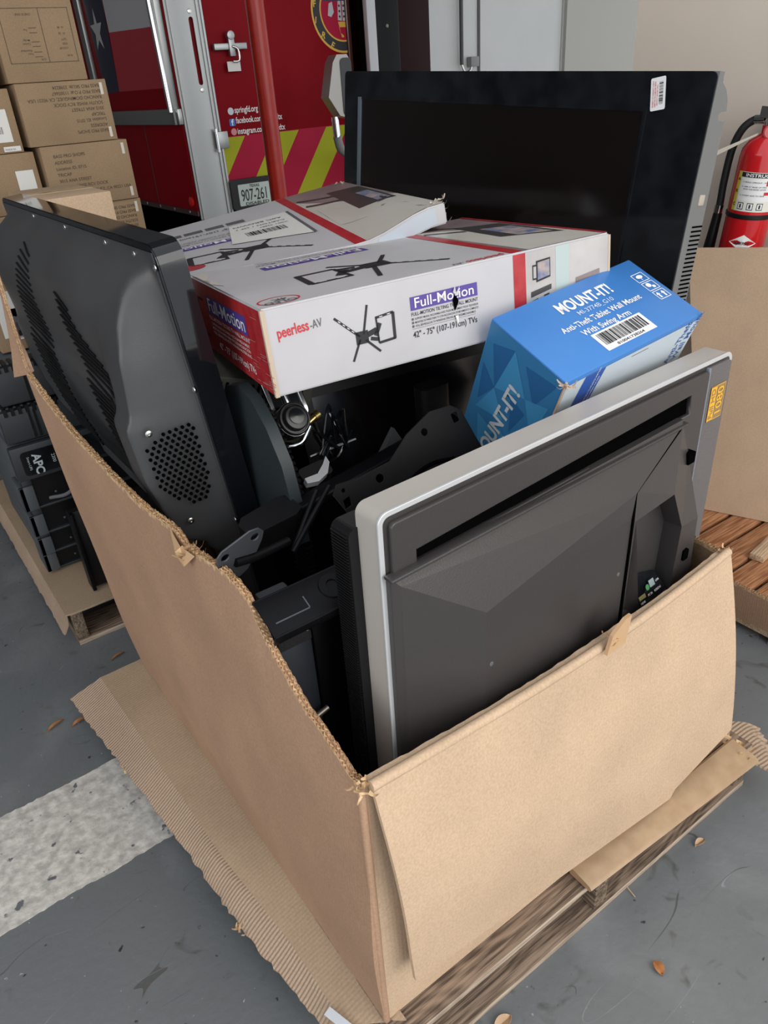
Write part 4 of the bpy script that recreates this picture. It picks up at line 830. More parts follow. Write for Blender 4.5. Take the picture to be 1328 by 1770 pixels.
def peer_box(name, label, o, c, d, front=True, seed=0, band=.478):
    t = thing(name, label, 'box', frame(o, *c)); X, Y, Z = d
    bm = NB(); bmesh.ops.create_cube(bm, size=1)
    for v in bm.verts: v.co = Vector(((v.co.x+.5)*X, (v.co.y+.5)*Y, (v.co.z+.5)*Z))
    bmesh.ops.bevel(bm, geom=bm.edges[:], offset=.003, segments=2, affect='EDGES')
    obj('carton_body', bm, WHT, t, smooth=True)
    return t, Face(t, (0, 0, 0), (1, 0, 0), (0, 0, 1)), Face(t, (0, 0, Z), (1, 0, 0), (0, 1, 0)), Face(t, (0, Y, 0), (0, -1, 0), (0, 0, 1)), Face(t, (X, 0, 0), (0, 1, 0), (0, 0, 1))
cA = ((0.98664, -0.15973, 0.03194), (0.16136, 0.98522, -0.05754), (-0.02228, 0.06192, 0.99783)); dA = (.678, .510, .141)
t, F, Tp, Lf, Rt = peer_box('mount_carton', 'white and red television wall mount carton lying in front, with a punctured side', (.177, .435, 1.119), cA, dA)
e = .003
F.text('brand_print', [('peerless', .020, .092, .024, 3, .018, .054)], REDINK); F.text('brand_suffix', [('-AV', .076, .095, .019, 3, .004, .021)], INKG)
mount_art(F, .163, .062, .048, INK, 'mount_drawing', .0)
F.rect('title_bar', .256, .0855, .388, .108, PURP); F.text('title', [('Full-Motion', .262, .0895, .0235, 0, .006, .118)], LW, 3)
F.text('specification', [('FULL-MOTION TILTING TV WALL MOUNT', .256, .0765, .0085, 0, .004, .132), ('SUPPORT MURAL INCLINABLE AVEC PLEIN MOUVEMENT POUR TELEVISEUR', .262, .0695, .005, 0, .003, .126), ('MONTAJE DE PARED PARA TV CON INCLINACION DE MOVIMIENTO COMPLETO', .262, .0635, .005, 0, .003, .126), ('VOLL BEWEGLICHE TV WANDHALTERUNG MIT NEIGEMECHANISMUS', .262, .0575, .005, 0, .003, .12), ('42" - 75" (107-191cm) TVs', .256, .040, .0145, 0, .010, .128)], INK)
F.polys('language_marks', [[(.256, z), (.260, z), (.260, z+.004), (.256, z+.004)] for z in (.0692, .0632, .0572)], INKG); F.rect('rule_line', .256, .0545, .382, .0550, INKG)
F.rect('red_band', .464, e, .490, dA[2]-e, RED); F.rect('room_photo', .490, e, dA[0]-e, dA[2]-e, photo_side, 0)
F.rect('photo_wall', .555, e, .585, dA[2]-e, teal, 1); F.polys('photo_television', [[(.512, .083), (.543, .088), (.543, .122), (.512, .120)]], INK, 2); F.polys('photo_screen', [[(.515, .087), (.541, .091), (.541, .119), (.515, .117)]], phb, 3); F.rect('photo_bracket', .504, .088, .513, .114, INK, 1); F.polys('photo_bracket_field', [[(.506, .091), (.512, .091), (.512, .111), (.506, .111)]], photo_side, 2)
F.polys('photo_furniture', [[(.500, .058), (.545, .066), (.545, .075), (.500, .068)], [(.503, .035), (.515, .037), (.515, .055), (.503, .052)], [(.528, .04), (.540, .042), (.540, .06), (.528, .058)]], phd, 2); F.polys('photo_books', [[(.60, .050), (.655, .058), (.655, .082), (.60, .075)]], mauve, 2)
bm = NB(); V_ = [bm.verts.new((x, -.0016, z)) for x, z in ((.337, .086), (.341, .096), (.345, .093), (.349, .084), (.344, .074), (.340, .069))]; bm.faces.new(V_); obj('puncture_hole', bm, BLK_DEEP, t)
bm = NB()
for x, z, dx, dz in ((.342, .094, .003, .016), (.340, .060, -.002, -.014), (.338, .10, -.002, .012)):
    V_ = [bm.verts.new((x, -.002, z)), bm.verts.new((x+.006, -.003, z)), bm.verts.new((x+dx+.004, -.008, z+dz))]; bm.faces.new(V_)
obj('torn_paper', bm, PAPER, t)
# top print (reads from the far side)
Tp.rect('title_bar', .120, .335, .345, .372, PURP); Tp.text('title', [('Full-Motion', .335, .366, .040, 180, .006, .205)], LW, 3)
Tp.text('specification', [('FULL-MOTION TILTING TV WALL MOUNT', .345, .405, .015, 180, .004, .225), ('SUPPORT MURAL INCLINABLE AVEC PLEIN MOUVEMENT', .34, .422, .010, 180, .003, .21), ('MONTAJE DE PARED PARA TV CON INCLINACION', .34, .438, .010, 180, .003, .21), ('42" - 75" (107-191cm) TVs', .345, .485, .026, 180, .010, .21)], INKG)
Tp.polys('icon_tiles', [[(x, .505), (x+.045, .505), (x+.045, .535), (x, .535)] for x in (.125, .178, .231, .284)], mat('tile_maroon', (.10, .05, .055), .5))
mount_art(Tp, .275, .165, .115, INK, 'mount_drawing', pi-.05, .92)
Tp.polys('badge_ring', ring(.045, .040, .026, .0285, 1.25, 40), REDINK); Tp.text('badge_print', [('4K', .060, .050, .022, 180, .01), ('OLED', .072, .032, .022, 180, .01)], INKG, 2)
Tp.text('brand_print', [('peerless', .455, .020, .024, 180, .018, .075)], REDINK); Tp.text('brand_suffix', [('-AV', .375, .020, .019, 180, .004, .025)], INKG)
Tp.polys('mark_small', ring(.455, .500, .010, .012, 1.6, 20), INKG); Tp.rect('red_band', .464, e, .488, dA[1]-e, RED); Tp.rect('room_photo', .488, e, dA[0]-e, dA[1]-e, mauve, 0)
Tp.polys('photo_wall', [[(.50, e), (dA[0]-e, e), (dA[0]-e, .16), (.58, .33), (.49, .42)]], cream, 1); Tp.polys('photo_television', [[(.555, .17), (.655, .10), (.66, .33), (.57, .38)]], phd, 2); Tp.polys('photo_screen', [[(.585, .155), (.645, .12), (.648, .27), (.59, .30)]], phb, 3)
Tp.polys('photo_arms', [[(.49, .36), (.56, .30), (.562, .315), (.495, .375)], [(.49, .46), (.58, .36), (.585, .37), (.495, .475)]], phd, 3)
Tp.rect('red_end_edge', dA[0]-.012, e, dA[0]-e, dA[1]-e, RED, 4)
Tp.polys('worn_corner', [[(e, dA[1]-.08), (.03, dA[1]-.06), (.02, dA[1]-.12), (e, dA[1]-.20)], [(e, .30), (.018, .26), (.014, .34), (e, .36)]], mat('scuffed_paper', (.52, .47, .42), .7), 1)
# red end
Lf.rect('end_ground', e, e, dA[1]-e, dA[2]-e, RED, 0); Lf.rect('title_bar', .150, .082, .415, .116, PURP, 1); Lf.text('title', [('Full-Motion', .160, .088, .036, 0, .006, .245)], LW, 3)
Lf.text('specification', [('FULL-MOTION TILTING TV WALL MOUNT', .15, .071, .0105, 0, .004, .27), ('SUPPORT MURAL INCLINABLE AVEC PLEIN MOUVEMENT', .16, .061, .0075, 0, .003, .25), ('MONTAJE DE PARED PARA TV CON INCLINACION', .16, .0525, .0075, 0, .003, .25), ('VOLL BEWEGLICHE TV WANDHALTERUNG', .16, .044, .0075, 0, .003, .25), ('42" - 75" (107-191cm) TVs', .185, .018, .019, 0, .010, .235)], LW, 2)
Lf.polys('outline_square', [[(.075, .03), (.12, .03), (.12, .035), (.075, .035)], [(.075, .10), (.12, .10), (.12, .105), (.075, .105)], [(.075, .03), (.08, .03), (.08, .105), (.075, .105)]], INK, 1)
bm = NB()
for k in range(3): pass
rg = random.Random(9)
Lf.polys('scuff_marks', [[(x, z), (x+l, z+.001), (x+l, z+.002), (x, z+.0012)] for x, z, l in [(rg.uniform(.40, .50), rg.uniform(.01, .13), rg.uniform(.02, .045)) for _ in range(18)]], mat('scuff_pink', (.50, .18, .18), .7), 3)
bm = NB(); box(bm, (-.001, -.0015, .0), (.006, .006, dA[2]-.002)); obj('exposed_board_edge', bm, mat('raw_board', (.52, .42, .32), .8), t)
bm = NB(); box(bm, (dA[0]-.003, -.0015, .0), (dA[0]+.0015, .004, dA[2]-.004)); obj('exposed_board_edge', bm, MT['raw_board'], t)
scraps('lifted_tape', (.600, .525, dA[2]+.006), .010, 4, mat('tape_flap', (.52, .46, .40), .4), t, 41, .03)
# second carton behind
cB = ((0.95576, -0.26064, 0.13634), (0.26593, 0.96374, -0.02183), (-0.1257, 0.05712, 0.99042)); dB = (.584, .734, .043)
t, F, Tp, Lf, Rt = peer_box('mount_carton', 'white wall mount carton with shipping label and crushed far corner, behind the punctured one', (.235, .888, 1.189), cB, dB)
Tp.rect('title_bar', .02, .315, .235, .355, PURP); Tp.text('title', [('Full-Motion', .225, .349, .042, 180, .006, .20)], LW, 3)
Tp.text('specification', [('FULL-MOTION TILTING TV WALL MOUNT', .235, .395, .016, 180, .004, .21), ('SUPPORT MURAL INCLINABLE AVEC PLEIN', .23, .414, .011, 180, .003, .20), ('MONTAJE DE PARED PARA TV', .23, .43, .011, 180, .003, .2), ('42" - 75" (107-191cm) TVs', .235, .50, .03, 180, .010, .22)], INKG)
Tp.polys('icon_tiles', [[(x, .535), (x+.05, .535), (x+.05, .575), (x, .575)] for x in (.015, .072, .130, .188)], INKG)
mount_art(Tp, .185, .17, .12, INK, 'mount_drawing', pi-.05, .9)
Tp.polys('shipping_label', [[(.150, .26), (.335, .20), (.345, .52), (.185, .50)]], PAPER, 5); Tp.barcode('label_barcode', .20, .31, .30, .36, INK, 7); Tp.text('label_print', [('A0C BROWN', .32, .47, .022, 180, .01), ('CARTON 1 OF 1', .32, .43, .018, 180, .01), ('X001 9SM7', .32, .395, .016, 180, .004)], INKG, 7)
Tp.polys('label_tape_edge', [[(.335, .2), (.343, .2), (.353, .52), (.345, .52)]], INKG, 7)
Tp.rect('red_band', .368, e, .395, dB[1]-e, RED, 1); Tp.rect('room_photo', .395, e, dB[0]-e, dB[1]-e, mauve, 0)
Tp.polys('photo_wall', [[(.395, e), (dB[0]-e, e), (dB[0]-e, .28), (.48, .42), (.395, .60)]], cream, 1); Tp.polys('photo_television', [[(.475, .27), (.565, .24), (.575, .56), (.49, .60)]], phd, 2); Tp.polys('photo_screen', [[(.525, .27), (.558, .26), (.563, .45), (.53, .46)]], phb, 3)
Tp.polys('photo_arms', [[(.40, .50), (.50, .42), (.505, .435), (.405, .52)], [(.40, .60), (.50, .50), (.505, .515), (.405, .615)]], phd, 3); Tp.polys('photo_cabinet', [[(.40, .20), (.46, .17), (.47, .40), (.41, .43)]], cream, 3)
Tp.polys('badge_ring', [circ(.025, .09, .035, 30, .028)], mat('badge_red', (.40, .03, .05), .5), 1)
F.rect('blue_side_print', .42, .004, .56, .038, mat('pale_blue_print', (.45, .50, .56), .5), 1)
scraps('crushed_corner', (.578, .03, .038), .018, 22, mat('crushed_paper', (.52, .47, .38), .8), t, 51, .010); scraps('crushed_corner', (.56, .70, .042), .014, 8, MT['crushed_paper'], t, 52, .009)
def sag(o):
    """the rear carton is crushed: its front edge droops along the middle"""
    me = o.data; bm = bmesh.new(); bm.from_mesh(me)
    for _ in range(5):
        es = [e_ for e_ in bm.edges if e_.calc_length() > .045]
        if not es: break
        bmesh.ops.subdivide_edges(bm, edges=es, cuts=1, use_grid_fill=True)
    bmesh.ops.triangulate(bm, faces=[f for f in bm.faces if len(f.verts) > 4])
    for v_ in bm.verts:
        x_ = max(0, min(1, v_.co.x/dB[0])); y_ = max(0, min(1, v_.co.y/dB[1]))
        v_.co.z -= .050*x_*(1-sst(.62, .95, x_))*(1-y_)
    bm.to_mesh(me); bm.free()
for o in list(t.children): sag(o)
# ---------------------------------------------------------------- blue tablet mount carton
cC = ((0.99508, 0.00677, 0.09889), (-0.04718, 0.90974, 0.4125), (-0.08717, -0.41513, 0.90558)); oC = Vector((0.5935, 0.3336, 0.7488)); hC = .29
oC = oC+Vector(cC[2])*(.4-hC); dC = (.36, .183, hC)
t = thing('tablet_mount_carton', 'bright blue tablet wall mount carton wedged between the two televisions at right', 'box', frame(oC, *cC))
bm = NB(); box(bm, (0, 0, 0), dC); obj('carton_body', bm, BLUE, t, bev=.003)
F = Face(t, (0, 0, 0), (1, 0, 0), (0, 0, 1)); Tp = Face(t, (0, 0, hC), (1, 0, 0), (0, 1, 0)); Lf = Face(t, (0, dC[1], 0), (0, -1, 0), (0, 0, 1))
Tp.text('title', [('MOUNT-IT!', .118, .128, .036, 0, .03, .137), ('Anti-Theft Tablet Wall Mount', .084, .088, .0185, 0, .016, .205), ('With Swing Arm', .113, .066, .0185, 0, .016, .122)], LW); Tp.text('model_print', [('MI-3774B_G10', .145, .110, .0145, 0, .004, .092)], mat('pale_blue_ink', (.55, .65, .80), .5))
Tp.rect('barcode_label', .122, .018, .250, .0625, LW, 0); Tp.barcode('barcode', .130, .030, .242, .058, INK, 2, 50); Tp.text('barcode_digits', [('810041738264', .150, .0205, .0085, 0, .006, .07)], INK, 2)
for k in range(3):
    y0 = .120-k*.027; x0 = .318+k*.0
    fr_ = [[(x0, y0), (x0+.030, y0), (x0+.030, y0+.0015), (x0, y0+.0015)], [(x0, y0+.0225), (x0+.030, y0+.0225), (x0+.030, y0+.024), (x0, y0+.024)], [(x0, y0), (x0+.0015, y0), (x0+.0015, y0+.024), (x0, y0+.024)], [(x0+.0285, y0), (x0+.03, y0), (x0+.03, y0+.024), (x0+.0285, y0+.024)]]
    mk = {0: [circ(x0+.015, y0+.014, .008, 12, .005), [(x0+.0143, y0+.004), (x0+.0157, y0+.004), (x0+.0157, y0+.014), (x0+.0143, y0+.014)]], 1: [circ(x0+.012, y0+.015, .006, 10), circ(x0+.02, y0+.008, .004, 10)], 2: [[(x0+.006, y0+.004), (x0+.010, y0+.004), (x0+.010, y0+.014), (x0+.006, y0+.014)], [(x0+.003, y0+.013), (x0+.013, y0+.013), (x0+.008, y0+.02)], [(x0+.019, y0+.004), (x0+.023, y0+.004), (x0+.023, y0+.014), (x0+.019, y0+.014)], [(x0+.016, y0+.013), (x0+.026, y0+.013), (x0+.021, y0+.02)]]}[k]
    Tp.polys('handling_icon', fr_+mk, LW)
pale = mat('pale_blue_white_board', (.52, .60, .66), .45)
F.rect('front_ground', .004, .004, dC[0]-.004, hC-.010, pale, 0)
F.polys('blue_panel', [[(.050, hC-.010), (.100, hC-.010), (.062, .01), (.012, .01)]], mat('deep_blue_print', (.02, .10, .40), .4), 1)
F.text('panel_lettering', [('CORPORATE HEADQUARTERS', .074, hC-.085, .006, 82, .003), ('SAN DIEGO, CA USA', .084, hC-.080, .006, 82, .003)], LW, 3); F.text('side_lettering', [('Anti-Theft', .318, hC-.10, .022, 80, .012), ('Wall Mount', .34, hC-.10, .022, 80, .012)], mat('print_blue_ink', (.03, .12, .40), .5), 2)
F.polys('hand_hole_line', [[(.170, hC-.018), (.215, hC-.018), (.215, hC-.0195), (.170, hC-.0195)]], INKG, 1)
ltb = mat('left_blue', (.035, .17, .36), .32); Lf.rect('left_ground', .003, .003, dC[1]-.003, hC-.003, ltb, 0)
tri = [((.02, .25), (.07, .27), (.05, .17)), ((.07, .27), (.12, .20), (.05, .17)), ((.10, .26), (.17, .27), (.14, .20)), ((.05, .17), (.09, .12), (.02, .10)), ((.09, .18), (.13, .17), (.11, .11)), ((.12, .20), (.17, .22), (.16, .13)), ((.13, .12), (.17, .10), (.15, .05)), ((.03, .09), (.08, .08), (.05, .02)), ((.01, .20), (.05, .17), (.02, .12)), ((.09, .10), (.13, .06), (.08, .03))]
Lf.polys('triangle_pattern', [list(p) for k, p in enumerate(tri) if k % 2 == 0], mat('triangle_dark', (.022, .11, .28), .32), 2); Lf.polys('triangle_pattern', [list(p) for k, p in enumerate(tri) if k % 2], mat('triangle_light', (.05, .24, .46), .32), 2)
Lf.text('title', [('MOUNT-IT!', .078, -.012, .040, 82, .035, .215)], mat('dull_white_ink', (.5, .55, .58), .5), 4)
Lf.text('web_address', [('.COM', .108, .045, .018, 82, .01)], MT['dull_white_ink'], 4)
bm = NB(); tube(bm, [(.0, .0, .01), (-.001, -.001, .15), (.0, .0, hC)], .0025, seg=6, sub=2); obj('worn_edge', bm, mat('worn_board_edge', (.45, .33, .25), .8), t)
scraps('torn_corner', (.0, .0, hC-.004), .004, 6, MT['worn_board_edge'], t, 61, .010)
# ---------------------------------------------------------------- big black television, screen facing left
tr = Vector((1.061, .300, 1.524)); ly = Vector((.195, .030, .981)).normalized(); lx = Vector((.0324, -.9984, -.0469)).normalized(); lz = -Vector((.9917, .0364, -.0892)).normalized(); ly = lz.cross(lx).normalized()
BT = thing('flat_television', 'large glossy black television standing upright at the back right of the bin, screen facing us', 'television', frame(tr, lx, ly, lz))
bm = NB(); prism(bm, rrect(-1.15, -.70, 0, 0, .012), -.022, 0); obj('bezel', bm, BLK_GLOSS, BT, bev=.004)
bez = mat('screen_lip', (.10, .13, .15), .3)
holed('screen_surround', [(-1.078, -.60), (-1.078, -.062), (-.134, -.062), (-.134, -.60)], [[(-1.068, -.592), (-1.068, -.068), (-.140, -.068), (-.140, -.592)]], .003, BLK_GLOSS, BT, frame((0, 0, .001), (1, 0, 0), (0, 1, 0), (0, 0, 1)))
bm = NB(); box(bm, (-1.078, -.60, .0), (-1.066, -.062, .006)); obj('left_screen_lip', bm, bez, BT)
bm = NB(); box(bm, (-1.068, -.592, .0), (-.140, -.068, .0012)); obj('screen', bm, mat('screen_black', (.006, .004, .004), .16), BT)
gry = mat('grey_back_plastic', (.15, .155, .155), .5, bump=.08, bscale=400)
prof = [(0, 0), (.016, 0), (.016, -.016), (.034, -.028), (.046, -.045), (.050, -.062), (.030, -.064), (.024, -.070), (.030, -.078), (.050, -.080), (.050, -.10), (.055, -.25), (.064, -.62), (.064, -.69), (0, -.69)]
bm = NB(); prism(bm, prof, -.14, .0015, lambda a, b, c: Vector((c, b, -.003-a))); obj('side_flange', bm, gry, BT)
bm = NB(); prism(bm, rrect(-1.10, -.66, -.05, -.04, .02), -.095, -.02); obj('back_shell', bm, gry, BT, bev=.01)
bm = NB()
for k in range(26): box(bm, (.001, -.262-k*.0085-.003, -.003-.054), (.003, -.262-k*.0085, -.003-.020))
obj('vent_slots', bm, BLK_DEEP, BT)
bm = NB(); box(bm, (-.003, -.225, -.044), (.0035, -.205, -.026)); obj('mounting_tab', bm, mat('tab_tan', (.42, .36, .30), .6), BT, bev=.002)
Sf = Face(BT, (-.126, -.064, .0004), (.97, .18, 0), (-.18, .97, 0), .001)
Sf.polys('asset_sticker', [rrect(.0, -.004, .032, .052, .003)], LW, 0); Sf.barcode('sticker_barcode', .0185, .006, .027, .044, INK, 1, 30, vert=True)
Sf.text('sticker_lettering', [('PROPERTY OF WARRANTY VOID IF', .007, .002, .0046, 90, .01, .045), ('REMOVED OR DAMAGED SERIAL', .0115, .002, .0042, 90, .01, .044), ('SERVICE CENTER CALL', .016, .004, .0038, 90, .01, .036)], REDINK, 1)
# ---------------------------------------------------------------- black television leaning on the left wall, moulded back towards us
oL = Vector((.08, .59, 1.352)); lyL = Vector((-.105, 0, .9945)).normalized(); lxL = Vector((0, -1, 0)); lzL = lxL.cross(lyL)
CT = thing('flat_television', 'black television leaning out of the bin at left, moulded back with round speaker holes', 'television', frame(oL, lxL, lyL, lzL))
bm = NB(); prism(bm, rrect(-1.10, -.76, 0, 0, .03, 7), -.046, -.002); obj('glossy_bezel', bm, mat('piano_black', (.006, .007, .009), .06), CT, bev=.004, seg=3)
bm = NB(); prism(bm, rrect(-1.098, -.758, -.002, -.002, .028, 7), -.004, .0); obj('back_rim', bm, BLK_GLOSS, CT)
bm = NB(); prism(bm, rrect(-1.05, -.70, -.06, -.06, .01), -.048, -.046); obj('screen', bm, MT['screen_black'], CT)
DT = [(0, .0), (.022, .0), (.032, .006), (.05, .036), (.075, .058), (.11, .078), (.17, .097), (.24, .108), (.262, .112), (.292, .127), (.38, .127), (.45, .117), (.50, .105), (.53, .10), (.56, .06), (.62, .03), (.74, .015)]
def Dd(t_):
    for (a, x), (b, y) in zip(DT, DT[1:]):
        if t_ <= b: return lerp(x, y, sst(a, b, t_) if a > .25 else (t_-a)/(b-a))
    return DT[-1][1]
def hgt(s, t_):
    r = sst(.020, .050+.02*(1-sst(0, .2, t_)), s)
    h = Dd(t_)*r*(1-.26*sst(.12, .22, s)*sst(.08, .30, t_))
    h -= .02*sst(.12, .15, s)*(1-sst(.16, .2, s))*sst(.2, .3, t_)
    far = 1-sst(1.02, 1.08, s)
    return .001+h*far
ss_ = [.012, .018, .020, .0235, .027, .0305, .034, .038, .042, .046, .05, .056, .064, .075, .09, .105, .12, .13, .14, .15, .16, .17, .18, .19, .205, .22]+[.24+.03*k for k in range(27)]+[1.035, 1.05, 1.065, 1.08, 1.09]
tt_ = [.012, .02, .026, .032, .04, .05, .062, .075]+[.09+.013*k for k in range(50)]
bm = NB(); G = [[bm.verts.new((-s_, -t_, hgt(s_, t_))) for t_ in tt_] for s_ in ss_]
for i in range(len(ss_)-1):
    for j in range(len(tt_)-1): bm.faces.new((G[i][j], G[i+1][j], G[i+1][j+1], G[i][j+1]))
sk_ = [bm.verts.new((-.012, -t_, -.002)) for t_ in tt_]
for j in range(len(tt_)-1): bm.faces.new((G[0][j], G[0][j+1], sk_[j+1], sk_[j]))
shell_m = mat('soft_black_shell', (.060, .062, .066), .36, bump=.06, bscale=500, col2=(.048, .048, .050), scale=5)
obj('back_shell', bm, shell_m, CT, smooth=True, auto=False)
for s_, t_ in ((.10, .024), (.25, .022), (.51, .02), (.77, .02), (.012, .245), (.014, .035), (.012, .52)): screw(CT, (-s_, -t_, .002), (0, 0, 1), .0062)
# speaker holes on the near side of the moulding
U0 = .0; cen = []
rows = [(0, 4, 0)]
holes = []
def side_pt(dep, t_): return Vector((-.0205-.010*(dep/.12), -t_, dep))
P0g, P1g = (.055, .317), (.094, .455)
for r in range(-1, 18):
    for c_ in range(-2, 9):
        d_ = .016+c_*.0118+(.0059 if r % 2 else 0); t_ = .305+r*.0092
        # slanted outline
        f_ = (t_-.305)/.155; lo = lerp(.016, -.002, min(1, f_*2.2)) if f_ < .45 else lerp(-.002, .0, 0); 
        x_ = d_
        if 0 <= f_ <= 1 and x_ > .014+.030*max(0, (.28-f_)/.28)*0 and x_ < .112:
            hi_ = .112-.045*max(0, (f_-.62)/.38)-.03*max(0, (.12-f_)/.12); lo_ = .018+.018*max(0, (f_-.5)/.5)*0+.02*max(0, (f_-.70)/.30)
            if lo_ <= x_ <= hi_: holes.append((x_, t_))
bm = NB()
for d_, t_ in holes:
    c0 = side_pt(d_, t_)
    lathe(bm, [(0, -.0005), (.0033, -.0005), (.0033, .0022), (.0031, .0023), (0, .0023)], c0+Vector((.0005+.001, 0, 0)), (1, 0, .08), 10)
obj('speaker_holes', bm, BLK_DEEP, CT)
for d_, t_ in ((.098, .295), (.080, .487)): screw(CT, side_pt(d_, t_)+Vector((.002, 0, 0)), (1, 0, .1), .0062)
# vents: raised slanting ribs
def ribs(name, s0, s1, t0, t1, n, w, skew, seedn=0, edge=.0):
    bm = NB()
    for k in range(n):
        t_ = lerp(t0, t1, k/(n-1)); a = s0+skew*(k/(n-1)); b = a+w*min(1, .35+k/(n*.45))
        pts_ = [Vector((-lerp(a, b, q_/5), -(t_-.018*q_/5), hgt(lerp(a, b, q_/5), t_-.018*q_/5)+.0015)) for q_ in range(6)]
        tube(bm, pts_, .0026, seg=5, sub=1)
    return obj(name, bm, BLK, CT)
bm = NB()
for k in range(27):
    t_ = lerp(.14, .50, k/26); f_ = k/26
    a = lerp(.36, .20, f_)-.13*sst(0, .35, f_); b = lerp(.44, .30, f_)
    a = max(a, .16); pts_ = [Vector((-lerp(a, b, q_/7), -(t_-.022*q_/7), hgt(lerp(a, b, q_/7), t_-.022*q_/7)+.0025)) for q_ in range(8)]
    tube(bm, pts_, .0024, seg=5, sub=1)
obj('vent_ribs', bm, BLK, CT)
ribs('vent_ribs', .66, .7, .08, .66, 42, .22, -.06)
# ---------------------------------------------------------------- things inside the bin
def plate_thing(name, label, cat, pts3, holes2, thick, m, bev=.0008, grooves=None):
    """flat metal plate: pts3[0] origin, pts3[1] x direction, pts3[2] up-ish"""
    o = Vector(pts3[0]); ex = (Vector(pts3[1])-o).normalized(); ey = Vector(pts3[2])-o; ey = (ey-ex*ey.dot(ex)).normalized(); ez = ex.cross(ey)
    return thing(name, label, cat, frame(o, ex, ey, ez))
# bracket with three holes by the cardboard edge
t = plate_thing('mount_bracket', 'slate grey steel bracket plate with round holes, at the torn cardboard edge', 'bracket', [(-.012, .33, .930), (.062, .335, .938), (-.01, .30, 1.02)], None, 0, None)
slate = mat('slate_painted_steel', (.075, .08, .09), .4, .3)
outl = rrect(0, -.005, .085, .012, .006)
outp = [(.0, .0), (.0, .018), (.010, .028), (.060, .040), (.076, .036), (.084, .024), (.080, .008), (.068, -.014), (.050, -.042), (.034, -.050), (.018, -.044), (.004, -.018)]
holed('bracket_plate', outp, [circ(.014, .012, .008), circ(.068, .022, .008), circ(.055, -.022, .006)], .003, slate, t, Matrix.Identity(4), .0006)
bm = NB(); tube(bm, [(.028, -.008, .004), (.07, -.022, .004), (.13, -.035, .0)], .0075, seg=12); obj('ribbed_rod', bm, BLK_MET, t, smooth=True)
# long black channel
t = thing('mount_rail', 'black steel channel rail lying across the bin beside the silver-rimmed television', 'rail', frame((-.004, .20, .905), (1, .02, .0), (0, .90, .43), (0, -.43, .90)))
bm = NB(); box(bm, (0, -.03, -.012), (.46, .035, -.008)); box(bm, (0, -.032, -.03), (.46, -.028, -.008)); box(bm, (0, .033, -.03), (.46, .037, -.008)); obj('channel', bm, BLK_MET, t, bev=.001)
bm = NB(); lathe(bm, [(0, 0), (.022, 0), (.021, .003), (.010, .0035), (.009, .001), (0, .001)], (.118, .006, -.008), (0, 0, 1), 28); obj('boss', bm, BLK_MET, t, smooth=True)
bm = NB(); box(bm, (.012, -.012, -.0085), (.07, -.010, -.0065)); box(bm, (.068, -.012, -.0085), (.070, .01, -.0065)); obj('pressed_slot', bm, slate, t)
# square tubes below
t = thing('steel_tube', 'dark blue-black square steel tube standing under the channel rail', 'tube', (.040, .245, .16))
bm = NB(); box(bm, (-.026, -.02, 0), (.036, .05, .69)); obj('tube_body', bm, mat('blueblack_steel', (.022, .026, .034), .42, .2), t, bev=.004)
bm = NB(); box(bm, (-.024, -.026, .655), (.034, -.006, .705)); obj('foam_pad', bm, mat('black_foam', (.01, .01, .011), .95, bump=1, bscale=400), t, bev=.003)
bm = NB(); box(bm, (-.020, -.022, .70), (.030, .04, .73)); obj('tube_cap', bm, slate, t, bev=.003)
t = thing('steel_tube', 'matt black steel box section next to the brass ringed bolt', 'tube', (.115, .25, .16)); bm = NB(); box(bm, (-.03, -.01, 0), (.032, .06, .70)); obj('tube_body', bm, BLK_MET, t, bev=.006)
t = thing('ringed_bolt', 'small brass ringed bolt between the two upright steel tubes', 'bolt', (.064, .205, .870))
for k in range(3):
    bm = NB(); lathe(bm, [(.007, 0), (.0085, .001), (.0085, .003), (.007, .004)], (0, 0, -.008+k*.006), (.3, -.2, 1), 18); obj('brass_ring', bm, BRASS, t, smooth=True)
bm = NB(); cyl(bm, (-.004, 0, -.02), (.006, 0, .02), .0055, seg=14); obj('bolt_shank', bm, CHROME, t, smooth=True)
t = thing('steel_pin', 'small dull steel pin lying low in the dark gap beside the silver television', 'pin', (.064, .205, .677)); bm = NB(); cyl(bm, (-.013, -.0, -.004), (.013, 0, .003), .0048, seg=14); obj('pin_body', bm, mat('dull_steel', (.20, .18, .15), .35, .8), t, smooth=True)
# black arm with squared end
t = thing('television_mount', 'long black mounting arm with a blunt end cap lying diagonally across the bin', 'arm', frame((.125, .45, .885), (.955, .10, .08), (-.10, .95, .2), (-.08, -.2, .97)))
bm = NB(); prism(bm, [(-.045, -.026), (.05, -.032), (.07, -.022), (.07, .022), (.05, .030), (-.03, .026), (-.045, .012)], -.032, .028); obj('end_cap', bm, BLK, t, bev=.010, seg=4)
bm = NB(); box(bm, (.06, -.018, -.012), (.50, .018, .018)); obj('arm_bar', bm, BLK_MET, t, bev=.007, seg=3)
bm = NB(); tube(bm, [(.10, -.02, .005), (.30, -.024, .01), (.48, -.02, .008)], .003, seg=6); obj('arm_seam', bm, BLK_DEEP, t)
